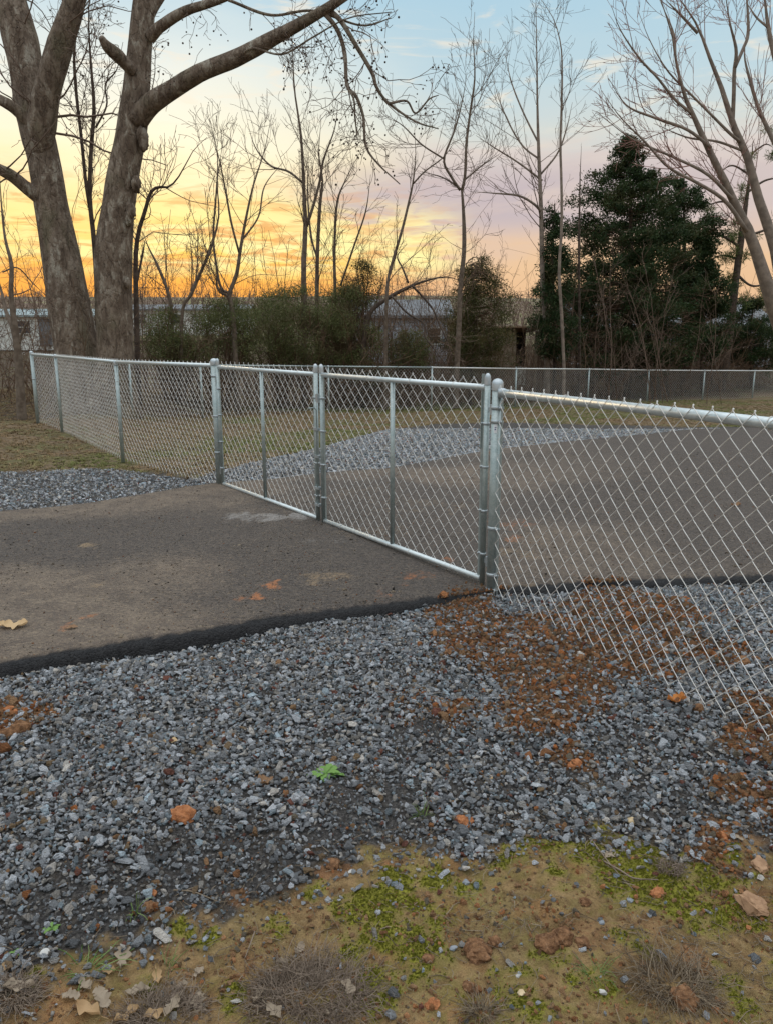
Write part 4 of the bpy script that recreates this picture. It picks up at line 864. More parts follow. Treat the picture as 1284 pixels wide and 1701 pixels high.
make_tree('spreading_tree', 'large pale barked tree at the right edge with reddish branches arching left over the cedars', 'tree', [
    ([(1345, 700), (1325, 620), (1300, 555), (1283, 505), (1261, 435), (1241, 380), (1221, 342), (1205, 305), (1190, 276), (1167, 228), (1150, 190), (1134, 152), (1122, 100), (1115, 55), (1100, 10), (1085, -40)], [20, 16, 14, 13, 10.5, 9, 7.5, 6.5, 6, 5, 4.4, 4, 3.2, 2.6, 2, 1.5], [22, 20.5]),
    ([(1322, 610), (1300, 500), (1290, 430), (1278, 385), (1259, 330), (1246, 280), (1238, 255), (1217, 206), (1198, 147), (1181, 104), (1160, 48), (1140, 15), (1115, -20)], [13, 11, 9.5, 9, 8, 7, 6.5, 5, 4.4, 4, 3.4, 2.6, 2], [21.7, 21.5]),
    ([(1216, 205), (1218, 160), (1219, 118), (1222, 83), (1212, 40), (1204, -10)], [3.6, 3.4, 3.2, 2.8, 2.4, 2], [21.6, 21.2]),
    ([(1220, 112), (1234, 80), (1242, 55), (1240, 0), (1236, -40)], [3.2, 2.8, 2.6, 2.2, 1.8], [21.4, 21.8]),
    ([(1310, 290), (1283, 232), (1260, 182), (1245, 133), (1236, 92), (1240, 50)], [4.6, 4, 3.2, 2.6, 2, 1.4], [21, 21.4]),
    ([(1300, 150), (1283, 83), (1274, 36), (1268, -20)], [4.4, 4, 3.4, 2.8], [21, 21]),
    ([(1274, 45), (1255, 28), (1240, 5)], [2, 1.6, 1.2], [21, 21.2]),
    ([(1240, 385), (1205, 335), (1160, 305), (1110, 278), (1070, 235), (1030, 195), (998, 150)], [4, 3.4, 2.8, 2.4, 2, 1.6, 1], [20.9, 19.8]),
    ([(1215, 330), (1175, 290), (1120, 262), (1080, 245), (1040, 225), (990, 185)], [3.2, 2.8, 2.3, 2, 1.6, 1], [21, 20.2]),
    ([(1180, 245), (1140, 215), (1085, 195), (1040, 175), (1010, 130)], [3, 2.6, 2.2, 1.8, 1], [21, 20.6]),
    ([(1150, 190), (1120, 165), (1092, 130), (1060, 95), (1030, 50), (1015, 10)], [2.8, 2.4, 2, 1.7, 1.4, 1], [21, 20.4]),
    ([(1134, 150), (1122, 100), (1118, 55), (1095, 0)], [2.4, 2.2, 1.8, 1.2], [21, 21.6]),
    ([(1158, 55), (1130, 25), (1105, 0)], [2.6, 2, 1.4], [21.5, 21.3]),
    ([(1229, 236), (1210, 220), (1185, 195), (1150, 160), (1110, 120), (1080, 70), (1060, 20)], [2.8, 2.6, 2.2, 1.9, 1.6, 1.3, .9], [21.55, 21.0]),
    ([(1232, 250), (1190, 235), (1140, 228), (1085, 205)], [2.4, 2.1, 1.7, 1.1], [21.6, 21.2])],
    [dict(n=2.3, pm=True, t0=.3, ang=34, asd=10, L=0, ab=(.9, 2.6), K=8, s=3, rr=.5, up=.06, wig=.10, lr=.009), dict(n=3.2, pm=True, t0=.12, ang=34, L=0, ab=(.4, 1.2), K=6, s=3, rr=.7, up=.06, wig=.12, lr=.009), dict(n=3.4, pm=True, t0=.15, ang=36, L=0, ab=(.15, .55), K=4, s=3, rr=.8, up=.05, wig=.14)],
    None, 'palebark', 'pinktwig', 41, 14, rmin=.005)
T('leaning_tree', 'dark arching branchy tree leaning right across the grey house', 'tree', [
    ([(600, 610), (606, 560), (615, 520), (640, 498), (672, 480), (702, 468), (740, 460), (775, 470)], [5, 4.6, 4.2, 3.8, 3.2, 2.6, 2, 1.2], 24.0),
    ([(650, 492), (676, 520), (704, 538), (706, 560), (722, 582), (738, 604)], [1.8, 1.8, 1.7, 1.5, 1.4, 1], [23.9, 23.4]),
    ([(684, 474), (716, 510), (730, 540), (745, 575), (752, 605)], [2, 1.8, 1.6, 1.5, 1.2], [23.8, 23.3]),
    ([(678, 470), (668, 445), (660, 425), (676, 405)], [2, 1.6, 1.3, .8], [23.8, 24.2])], LV(9, 7, 5, wig=.24, up=.02), seed=51, trunk_mat='darkbark')
for k, (px, d_, r0, top, lean) in enumerate([(985, 25.2, 3.4, 430, 6), (1018, 25.6, 3, 460, -8), (1088, 26.4, 3, 470, 10), (1108, 25.8, 3.6, 440, -6), (1132, 26.6, 3.4, 440, 5), (958, 25.2, 2.6, 480, -5), (1182, 27.2, 3, 470, -6)]):
    d_ += 6.6
    T('bare_sapling', 'slim brown stem standing among the dark cedar trunks', 'tree', [([(px, 640), (px + lean * .4, 560), (px + lean * .2, 500), (px + lean, top)], [r0 * .8, r0 * .65, r0 * .5, r0 * .2], d_)], [dict(LV_MID[0], n=3, t0=.1, ab=(.4, 1.3)), dict(LV_MID[1], n=2.2)], seed=300 + k, group='slim stems among the cedars', trunk_mat='darkbark')
# --- sapling thicket and vines beyond the back fence: too many to count
def thicket():
    r = np.random.default_rng(77); N = 1750
    x0 = np.select([r.random(N) < .12, r.random(N) < .40, r.random(N) < .25], [r.uniform(12, 21, N), r.uniform(3, 18, N), r.uniform(-2.2, 3, N)], r.uniform(-17, 16, N)); yb = np.interp(x0, [-20, -7, -6.5, -4.5, -1.5, 1.3, 4, 7, 9.5, 14, 17, 22], [17, 16.5, 16.8, 20.3, 22.6, 23.6, 25.8, 28.2, 30, 32.6, 35, 37])
    y0 = yb + r.uniform(.3, 7, N) ** 1.0; h = r.uniform(.5, 2.3, N) * (1 + .5 * (x0 > 5)) * (1 + .8 * (r.random(N) < .12)) * (1 + .5 * (x0 < 3.5)); K = 7
    d = unit(np.stack([r.normal(0, .35, N), r.normal(0, .35, N), np.ones(N)], -1)); p = np.stack([x0, y0, gz(x0, y0) - .05], -1); pts = [p]
    for k in range(K - 1): d = unit(d + r.normal(0, .16, (N, 3)) + [0, 0, .02]); p = p + d * (h / (K - 1))[:, None]; pts.append(p)
    P = np.stack(pts, 1); R0 = (r.uniform(.006, .016, N) * (1 + .3 * (x0 > 4)))[:, None] * np.linspace(1, .4, K)[None]; acc = Acc(); acc.add(*tubes(P, R0, 3))
    c = spawn(P, R0, 5, .1, 1, 48, 18, (.25, .6), .03, .2, 4, .6, .0045, 3); acc.add(*tubes(*c, 3))
    c2 = spawn(*c, 2, .1, 1, 48, 18, (.3, .7), .02, .22, 3, .7, .0045, 4); acc.add(*tubes(*c2, 3)); TRI[0] += (N * 6 + len(c[0]) * 4 + len(c2[0]) * 3) * 6
    link('undergrowth', acc.mesh('undergrowth', M['deadtwig']), kind='stuff', label='tangle of bare brown brush and vines along the outside of the back fence')
thicket()
def sapling_thicket():
    r = np.random.default_rng(79); N = 250; x0 = np.where(r.random(N) < .75, r.uniform(-12, 3.5, N), r.uniform(3, 12, N)); y0 = 23.5 + r.uniform(0, 12, N) + .25 * np.maximum(x0, 0); h = r.uniform(1.8, 5.6, N); K = 8
    d = unit(np.stack([r.normal(0, .16, N), r.normal(0, .1, N), np.ones(N)], -1)); p = np.stack([x0, y0, gz(x0, y0) - .05], -1); pts = [p]
    for k in range(K - 1): d = unit(d + r.normal(0, .07, (N, 3)) + [0, 0, .04]); p = p + d * (h / (K - 1))[:, None]; pts.append(p)
    P = np.stack(pts, 1); R0 = (h * .0042)[:, None] * np.linspace(1, .25, K)[None]; acc = Acc(); acc.add(*tubes(P, R0, 4))
    c = spawn(P, R0, 3.8, .15, 1, 42, 14, 0, .03, .15, 6, .5, .0042, 7, True, (.5, 2.2), 0, .006); acc.add(*tubes(*c, 3)); c2 = spawn(*c, 2.6, .15, 1, 36, 12, 0, .03, .15, 4, .7, .0038, 8, True, (.2, .8), 0, .006); acc.add(*tubes(*c2, 3)); TRI[0] += len(c[0]) * 30 + len(c2[0]) * 18
    link('sapling_thicket', acc.mesh('sapling_thicket', M['twig']), kind='stuff', label='haze of fine bare saplings and twigs in front of the glowing horizon')
sapling_thicket()
def far_woods():
    """bare grey-brown woods on the slope behind the houses, read as one mass"""
    r = np.random.default_rng(78); N = 2200; y0 = r.uniform(85, 400, N) ** 1.0; x0 = r.uniform(-.62, .62, N) * y0; h = r.uniform(2.2, 4.2, N); z0 = gz(x0, y0)
    P = np.stack([np.stack([x0, y0, z0], -1), np.stack([x0 + r.normal(0, .3, N), y0, z0 + h * .5], -1), np.stack([x0 + r.normal(0, .8, N), y0, z0 + h], -1)], 1)
    acc = Acc(); R0 = np.full((N, 3), .11) * [1, .7, .3]; acc.add(*tubes(P, R0, 3))
    c = spawn(P, R0, 7, .15, 1, 40, 14, (.3, .6), .1, .14, 3, .6, .05, 5); acc.add(*tubes(*c, 3)); TRI[0] += N * 12 + len(c[0]) * 12
    link('distant_woods', acc.mesh('distant_woods', simple('distant_woods', (.19, .135, .11, 1), (.24, .175, .14, 1), .95, .05)), kind='stuff', label='far off bare brown woods covering the low hillside')
far_woods()
# ------------------------------------------------------------------ foliage
def leaves(C, n_, size, wid, r, up=.0, out=None):
    n = len(C); d = r.normal(size=(n, 3)); d = unit(d + (out if out is not None else 0) + np.array([0, 0, up])); q = unit(np.cross(d, unit(r.normal(size=(n, 3)))))
    s = size * r.uniform(.6, 1.3, (n, 1)); w = wid * r.uniform(.7, 1.2, (n, 1))
    V = np.stack([C, C + d * s * .5 + q * w * .5, C + d * s, C + d * s * .5 - q * w * .5], 1).reshape(-1, 3); i = np.arange(n) * 4
    TRI[0] += n * 2; return V, np.stack([i, i + 1, i + 2, i + 3], -1)
def prof_pts(rows, d, N, r, depth=1.0, shell=.5, thr=.42, f=1.3, seed=0, y_bias=None, nfine=2.2):
    """points inside the crown whose outline is rows [(py, xl, xr)], at distance d"""
    rows = np.array(rows, float); py = r.uniform(rows[0, 0], rows[-1, 0], N * 5); wl = np.interp(py, rows[:, 0], rows[:, 1]); wr = np.interp(py, rows[:, 0], rows[:, 2])
    keep = r.random(len(py)) < ((wr - wl) / (rows[:, 2] - rows[:, 1]).max()) ** 1.0; py, wl, wr = py[keep], wl[keep], wr[keep]; n = len(py)
    cx = (wl + wr) / 2; hw = (wr - wl) / 2; th = r.uniform(0, 6.283, n); rad = r.uniform(0, 1, n) ** shell
    base = at(cx, py, np.full(n, d)); hm = hw * d / FPX
    rad = rad * (1 + .9 * (fbm(th * 1.6 + 10, base[:, 2] * 1.0, 1.8, 3, seed) - .5))
    P = base + np.stack([np.cos(th) * rad * hm, np.sin(th) * rad * hm * depth, np.zeros(n)], -1)
    c = .5 * fbm(P[:, 0] + 50, P[:, 2] + P[:, 1] * .6, f, 3, seed + 3) + .5 * fbm(P[:, 0] + P[:, 1] + 9, P[:, 2], f * nfine, 3, seed + 9)
    P = P[c > thr][:N]; o = P - base[c > thr][:N]; return P, unit(o + 1e-6)
def bough_pts(rows, d, N, r, depth, seed, nb):
    """clump centres along many separate boughs that rise from the trunk line to an uneven outline"""
    rows = np.array(rows, float); t = np.concatenate([r.uniform(0, 1, nb * 3)]) ; py = rows[0, 0] + (rows[-1, 0] - rows[0, 0]) * t
    wl = np.interp(py, rows[:, 0], rows[:, 1]); wr = np.interp(py, rows[:, 0], rows[:, 2]); keep = (r.random(len(py)) < .25 + .75 * (wr - wl) / (rows[:, 2] - rows[:, 1]).max()); py, wl, wr = py[keep][:nb], wl[keep][:nb], wr[keep][:nb]; n = len(py)
    c0 = np.interp(py + 60, rows[:, 0], (rows[:, 1] + rows[:, 2]) / 2) * .5 + (wl + wr) / 4; hw = (wr - wl) / 2 * d / FPX; th = r.uniform(0, 6.283, n)
    tip = at((wl + wr) / 2, py, np.full(n, d)); L_ = hw * r.uniform(.55, 1.15, n); tip = tip + np.stack([np.cos(th) * L_, np.sin(th) * L_ * depth, r.normal(0, .05, n)], -1)
    base = at(c0, py, np.full(n, d)); base[:, 2] -= L_ * r.uniform(.15, .75, n); m = max(3, N // n); q = r.uniform(.25, 1, (n, m)) ** .8
    P = base[:, None] + (tip - base)[:, None] * q[..., None]; P[..., 2] += (.10 * np.sin(q * 3.1) * L_[:, None]); side = np.stack([-np.sin(th), np.cos(th), np.zeros(n)], -1)
    P = P + side[:, None] * (r.normal(0, .20, (n, m)) * (1.15 - q) * L_[:, None] * .9)[..., None]; P[..., 2] += r.normal(0, .07, (n, m)); o = unit(np.repeat((tip - base)[:, None], m, 1))
    return P.reshape(-1, 3), o.reshape(-1, 3)
def conifer(name, label, rows, d, N, m, trunk, size=.10, wid=.035, seed=0, shell=.45, thr=.43, f=1.3, depth=1.0, up=.25, cat='tree', limbs=40, clump=14, spread=.16, dead=None, tmat='darkbark', sway=0.0, boughs=60):
    r = np.random.default_rng(seed); x0, ytop, rb = trunk; tp = at(x0, ytop, d); tb = at(x0 + sway, 600, d); g = float(gz(tb[0], d))
    root = empty(name, label, cat, (tb[0], d, g))
    K = 12; P = np.array([[tb[0] + (tp[0] - tb[0]) * t + .06 * math.sin(t * 6 + seed), d, g - .2 + (tp[2] - g + .2) * t] for t in np.linspace(0, 1, K)]); rr = np.linspace(rb, .02, K)
    a = Acc(); a.tube(P, rr, 10); a.V = [local(a.V[0], root)]; link('trunk', a.mesh('trunk', M[tmat]), root)
    C, o = bough_pts(rows, d, N // clump, r, depth, seed, boughs)
    # limbs run from the trunk to leaf clumps
    idx = r.choice(len(C), min(limbs, len(C)), replace=False); E = C[idx]; ax = np.stack([np.interp(E[:, 2], P[:, 2], P[:, 0]), np.full(len(E), d), E[:, 2] - np.abs(E[:, 0] - tp[0]) * .35], -1)
    LP = np.stack([ax + (E - ax) * t + np.array([0, 0, -.12 * math.sin(t * 3.1)]) for t in np.linspace(0, 1, 5)], 1)
    acc = Acc(); acc.add(*tubes(LP, np.linspace(.022, .006, 5)[None] * np.ones((len(E), 1)), 4))
    c = spawn(LP, np.full(LP.shape[:2], .008), 4, .3, 1, 45, 12, (.2, .5), .03, .15, 4, .7, .004, seed); acc.add(*tubes(*c, 3))
    if dead:
        DP, _ = prof_pts(dead[0], d, dead[1], r, depth, .7, .0, f, seed + 50)
        ax = np.stack([np.interp(DP[:, 2], P[:, 2], P[:, 0]), np.full(len(DP), d), DP[:, 2] + .3], -1); LP = np.stack([ax + (DP - ax) * t + np.array([0, 0, .1 * math.sin(t * 3.1)]) for t in np.linspace(0, 1, 5)], 1)
        acc.add(*tubes(LP, np.linspace(.018, .006, 5)[None] * np.ones((len(DP), 1)), 3)); c = spawn(LP, np.full(LP.shape[:2], .008), 5, .2, 1, 50, 15, (.15, .4), -.01, .2, 4, .7, .004, seed + 1); acc.add(*tubes(*c, 3)); TRI[0] += len(c[0]) * 18
    acc.V = [local(np.concatenate(acc.V), root)]; link('limb', acc.mesh('limb', M['deadtwig'] if dead else M[tmat]), root, kind='stuff')
    Cc = np.repeat(C, clump, 0) + r.normal(0, spread, (len(C) * clump, 3)) * [1, 1, .7]; oo = np.repeat(o, clump, 0)
    V, F = leaves(Cc, 0, size, wid, r, up, oo * .7); link('crown', new_mesh('crown', local(V, root), F, M[m], False), root, kind='stuff'); return root
conifer('cedar_tree', 'tallest dark green cedar with a broad pointed crown, brown and bare underneath', [(232, 1040, 1050), (255, 1015, 1078), (285, 985, 1105), (320, 958, 1125), (360, 940, 1140), (400, 925, 1140), (440, 908, 1150), (480, 898, 1155), (520, 896, 1160), (560, 900, 1165), (598, 905, 1150)],
        31.5, 100000, 'cedar', (1046, 232, .2), .125, .046, 61, depth=.85, spread=.10, limbs=160, boughs=340, dead=([(480, 900, 1160), (540, 885, 1165), (618, 890, 1165)], 420), sway=2)
conifer('cedar_tree', 'second dark cedar right behind the tallest one, its ragged crown reaching the pale tree', [(300, 1120, 1150), (340, 1095, 1185), (380, 1085, 1200), (420, 1085, 1195), (450, 1100, 1180), (500, 1110, 1190), (530, 1120, 1180)],
        33.5, 34000, 'cedar', (1138, 296, .16), .125, .046, 62, spread=.10, limbs=90, boughs=110, dead=([(450, 1090, 1210), (610, 1090, 1200)], 110))
conifer('cedar_tree', 'narrow young cedar tight against the left side of the tallest one', [(345, 910, 920), (375, 902, 932), (410, 898, 940), (450, 893, 950), (500, 880, 960), (550, 880, 965), (590, 890, 955)],
        28.0, 17000, 'cedar', (921, 338, .08), .11, .04, 63, limbs=60, spread=.09, boughs=90, dead=([(500, 885, 960), (612, 880, 960)], 70))
conifer('cedar_tree', 'low bushy dark cedar at the right edge beside the leaning pine trunk', [(500, 1235, 1262), (530, 1205, 1300), (560, 1190, 1320), (600, 1185, 1325)], 35.0, 20000, 'cedar', (1250, 495, .1), .125, .046, 64, spread=.1, limbs=50, boughs=70)
conifer('cedar_tree', 'small dark cedar growing between the trunks of the second cedar and the pine', [(440, 1165, 1180), (480, 1130, 1215), (530, 1120, 1215), (580, 1125, 1210)], 32.5, 20000, 'cedar', (1170, 436, .09), .125, .046, 65, spread=.1, limbs=50, boughs=70, dead=([(500, 1110, 1220), (610, 1120, 1210)], 60))
# pine with open tufted crown
def pine():
    r = np.random.default_rng(66); d = 34.0
    S = [([(1196, 640), (1205, 590), (1214, 530), (1222, 460), (1230, 400), (1238, 340), (1246, 280), (1250, 235)], [10, 8.5, 7.5, 6.5, 6, 5, 3.6, 2], d),
         ([(1228, 410), (1205, 395), (1180, 388), (1150, 400)], [3, 2.6, 2, 1.2], [d, d - .6]), ([(1230, 395), (1262, 385), (1295, 372)], [3, 2.2, 1.4], [d, d - .5]),
         ([(1222, 455), (1250, 475), (1290, 465)], [2.6, 2, 1.3], [d, d + .4]), ([(1236, 350), (1200, 335), (1165, 345)], [2.4, 1.8, 1.2], [d, d + .5]), ([(1240, 320), (1270, 300), (1300, 295)], [2.4, 1.8, 1.2], [d, d + .5]),
         ([(1244, 290), (1215, 275), (1190, 290)], [2, 1.5, 1], [d, d - .5]), ([(1226, 430), (1195, 425), (1165, 440)], [2, 1.5, 1], [d, d + .6]), ([(1248, 255), (1270, 240), (1284, 245)], [1.6, 1.2, .8], [d, d])]
    def ex(root, S_, allP):
        tips = np.concatenate([a[0][:, k] for a in allP[1:] for k in (-1, -2)]); tips = tips[r.random(len(tips)) < .75]; C = np.repeat(tips, 34, 0) + r.normal(0, .045, (len(tips) * 34, 3)) * 1.4
        V, F = leaves(C, 0, .26, .024, r, .25); link('needle_tuft', new_mesh('needle_tuft', local(V, root), F, M['pine'], False), root, kind='stuff')
    make_tree('pine_tree', 'leaning dark trunked pine with open tufted yellow green crown near the right edge', 'tree', S, [dict(n=3, pm=True, t0=.3, ang=50, L=0, ab=(.4, 1.2), K=6, s=3, rr=.5, up=.06, wig=.12), dict(n=4, pm=True, t0=.3, ang=42, L=0, ab=(.15, .4), K=4, s=3, rr=.6, up=.08)], None, 'darkbark', 'darkbark', 66, 10, extra=ex)
pine()
conifer('juniper_bush', 'rounded olive brown bush at the foot of the Y shaped tree, left of the shed', [(432, 778, 800), (455, 760, 830), (490, 745, 855), (530, 728, 862), (570, 720, 862), (612, 722, 858)], 25.2, 32000, 'juniper', (785, 438, .06), .08, .022, 67, depth=.8, boughs=170, cat='bush', limbs=70, spread=.11, dead=([(440, 750, 850), (600, 730, 850)], 130))
def shrub(name, label, rows, d, N, m, seed, thr=.485, size=.055, wid=.024, stems=30, shell=.5, depth=.8, f=1.6):
    r = np.random.default_rng(seed); cx = (rows[-1][1] + rows[-1][2]) / 2; tb = at(cx, 600, d); g = float(gz(tb[0], d)); root = empty(name, label, 'shrub', (tb[0], d, g))
    C, o = prof_pts(rows, d, N // 9, r, depth, shell, thr, f, seed); E = C[r.choice(len(C), stems)]
    b = np.stack([tb[0] + (E[:, 0] - tb[0]) * .35, d + (E[:, 1] - d) * .3, np.full(stems, g - .05)], -1); LP = np.stack([b + (E - b) * t + np.array([0, 0, .25 * math.sin(t * 3.14)]) for t in np.linspace(0, 1, 7)], 1); LP[:, 1:-1] += r.normal(0, .05, (stems, 5, 3))
    acc = Acc(); Rr = np.linspace(.022, .006, 7)[None] * r.uniform(.6, 1.3, (stems, 1)); acc.add(*tubes(LP, Rr, 4)); c = spawn(LP, Rr, 10, .15, 1.05, 42, 14, (.15, .4), .04, .16, 5, .6, .004, seed); acc.add(*tubes(*c, 3)); c = spawn(*c, 4, .2, 1.05, 42, 14, (.3, .6), .04, .16, 4, .6, .004, seed + 1); acc.add(*tubes(*c, 3)); TRI[0] += len(c[0]) * 18
    acc.V = [local(np.concatenate(acc.V), root)]; link('stem', acc.mesh('stem', M['deadtwig']), root, kind='stuff')
    Cc = np.repeat(C, 9, 0) + r.normal(0, .075, (len(C) * 9, 3)); V, F = leaves(Cc, 0, size, wid, r, .3); link('crown', new_mesh('crown', local(V, root), F, M[m], False), root, kind='stuff'); return root
shrub('evergreen_shrub', 'green shrub at the right end of the shrub mass, beside the grey house', [(478, 560, 590), (495, 535, 620), (520, 510, 632), (560, 500, 635), (605, 505, 620)], 24.3, 24000, 'privet', 71)
shrub('evergreen_shrub', 'biggest green shrub, centre of the shrub mass under the tall forking tree', [(478, 470, 520), (492, 430, 545), (515, 405, 560), (560, 390, 560), (605, 400, 550)], 23.8, 30000, 'privet', 72)
shrub('evergreen_shrub', 'low dark green shrub left of the biggest one, behind the gate hinge post', [(500, 350, 400), (520, 320, 430), (550, 290, 440), (580, 275, 440), (608, 270, 430)], 22.4, 20000, 'privet', 73)
shrub('evergreen_shrub', 'lowest olive green shrub beside the crooked thin tree', [(515, 255, 290), (540, 240, 320), (570, 238, 330), (608, 240, 330)], 21.2, 9000, 'privet', 74, thr=.48)
shrub('evergreen_shrub', 'small pale green shrub standing alone in front of the grey house', [(552, 660, 700), (570, 648, 712), (590, 645, 715), (615, 645, 712)], 24.6, 8000, 'privet', 75, thr=.42)
shrub('evergreen_shrub', 'loose feathery olive shrub top rising above the centre of the shrub mass', [(435, 590, 606), (455, 575, 630), (480, 565, 640), (500, 570, 630)], 25.0, 5500, 'juniper', 76, thr=.47)
shrub('bramble_shrub', 'pale yellowish bramble behind the back fence left of the small green shrub', [(600, 585, 640), (615, 575, 660), (640, 575, 660)], 24.0, 3500, 'juniper', 77, thr=.45)

# ================================================================== FAR BUILDINGS
M['siding'] = simple('grey_siding', (.34, .37, .42, 1), (.40, .43, .48, 1), .7, 2); M['white'] = simple('white_siding', (.60, .62, .58, 1), (.68, .69, .65, 1), .6, 1.5)
M['roofgrey'] = simple('roof_shingle', (.12, .13, .14, 1), (.2, .21, .22, 1), .9, 6); M['roofteal'] = simple('weathered_metal_roof', (.22, .28, .29, 1), (.28, .34, .34, 1), .6, 2)
M['board'] = simple('weathered_board', (.22, .17, .12, 1), (.33, .27, .20, 1), .9, 5); M['rust'] = simple('rusty_tin', (.22, .13, .08, 1), (.3, .2, .13, 1), .8, 3)
m_, n_, b_ = mat('window_glass'); b_.inputs['Base Color'].default_value = (.03, .04, .05, 1); b_.inputs['Roughness'].default_value = .08; M['glass'] = m_
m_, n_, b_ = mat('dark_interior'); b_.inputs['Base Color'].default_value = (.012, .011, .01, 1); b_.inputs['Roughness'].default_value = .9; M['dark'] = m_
def bx(name, root, c, s, mt, u=(1, 0), parent=None, gname=None):
    V, F = box_vf(c, *s, u); return link(name, new_mesh(name, local(V, root), F, M[mt], False), parent or root)
def house(name, label, cx, y, w, dep, z0, hwall, hroof, wm, rm, wins, cat='house', u=(1, 0), door=None, clap=0.0):
    g = z0; root = empty(name, label, cat, (cx, y, g)); U = np.array([*u, 0.0]); U /= np.linalg.norm(U); Vv = np.array([-U[1], U[0], 0])
    o = np.array([cx, y, g])
    a = Acc(); a.add(*box_vf(o + Vv * dep / 2 + [0, 0, hwall / 2 - .3], w, dep, hwall + .6, 0, u) if False else box_vf(o + Vv * dep / 2 + [0, 0, hwall / 2 - .15], w, dep, hwall + .3, u)); part('wall', a, root, wm, False)
    if clap:   # lapped siding courses on the near face
        pr = None; me = None
        for k in range(int(hwall / clap)):
            V, F = box_vf(o - Vv * .02 + [0, 0, clap * (k + .5)], w - .1, .035, clap * .86, u)
            if me is None: me = new_mesh('siding_course', V - (o + [0, 0, clap * .5]), F, M[wm], False)
            q = link('siding_course', me, root); q.location = (0, 0, clap * (k + .5))
    e = .35; zt = hwall + .0; R_ = []
    for sx in (-1, 1):
        R_ += [o + U * sx * (w / 2 + e) - Vv * e + [0, 0, zt], o + U * sx * (w / 2 + e) + Vv * (dep / 2) + [0, 0, zt + hroof], o + U * sx * (w / 2 + e) + Vv * (dep + e) + [0, 0, zt]]
    R_ = np.array(R_); Rb = R_ - [0, 0, .14]; V = np.vstack([R_, Rb]); F4 = np.array([[0, 3, 4, 1], [1, 4, 5, 2], [6, 7, 10, 9], [7, 8, 11, 10], [0, 6, 9, 3], [2, 5, 11, 8]]); F3 = np.array([[0, 1, 7, 6], [1, 2, 8, 7], [3, 9, 10, 4], [4, 10, 11, 5]])
    link('roof', new_mesh('roof', local(V, root), [F4, F3], M[rm], False), root)
    for sx in (-1, 1):  # gable ends
        G = [o + U * sx * w / 2 + [0, 0, zt - .02], o + U * sx * w / 2 + Vv * dep + [0, 0, zt - .02], o + U * sx * w / 2 + Vv * dep / 2 + [0, 0, zt + hroof - .2]]
        G = np.array(G + [p - U * sx * .1 for p in G]); link('gable', new_mesh('gable', local(G, root), [np.array([[0, 1, 2], [5, 4, 3]]), np.array([[0, 3, 4, 1], [1, 4, 5, 2], [2, 5, 3, 0]])], M[wm], False), root)
    for (wx, wz, ww, wh) in wins:
        c = o + U * wx + [0, 0, wz] - Vv * .05; fa = Acc()
        for s, sz in (((ww + .16, .09, .08), (0, wh / 2 + .04)), ((ww + .16, .12, .08), (0, -wh / 2 - .04)), ((.08, .09, wh), (-ww / 2 - .04, 0)), ((.08, .09, wh), (ww / 2 + .04, 0)), ((ww, .07, .05), (0, 0))): fa.add(*box_vf(c + U * sz[0] + [0, 0, sz[1]], *s, u))
        f = part('window', fa, root, 'white', False); V, F = box_vf(c + Vv * .01, ww, .03, wh, u); link('pane', new_mesh('pane', local(V, root), F, M['glass'], False), f)
    if door: bx('door', root, o + U * door + [0, 0, 1.05] - Vv * .04, (.95, .08, 2.1), 'roofgrey', u)
    return root
q = at(30, 573, 62.0); house('mobile_home', 'long white mobile home with grey green roof at the far left beyond the trunks', -29.5, 62, 14, 4.2, q[2] - .1, 2.35, .55, 'white', 'roofteal', [(-3.5, 1.45, 1.0, .9), (1.2, 1.45, 1.4, .9), (4.6, 1.45, .8, .9)], door=3.0)
q = at(300, 548, 75.0); house('mobile_home', 'pale trailer half hidden behind the shrubs right of the massive trunks', -19.5, 75, 13, 4.2, q[2] - .2, 2.1, .5, 'white', 'roofgrey', [(-3.5, 1.2, 1.0, .8), (0, 1.2, 1.0, .8), (3.5, 1.2, 1.0, .8)])
q = at(660, 598, 44.0); house('house', 'pale blue grey sided house seen through branches behind the small green shrub', .75, 44, 5.2, 7, q[2] - .2, 2.6, 1.0, 'siding', 'roofgrey', [(1.9, 1.5, .6, .8), (-1.6, 1.5, .6, .8)], clap=.2)
house('house', 'pale low house glimpsed between the cedar trunks on the right', 16.8, 46, 11, 7, -.4, 2.5, 1.4, 'siding', 'roofgrey', [(-3, 1.3, 1, 1.1), (0.5, 1.3, 1, 1.1), (3.6, 1.3, 1, 1.1)], clap=.2)
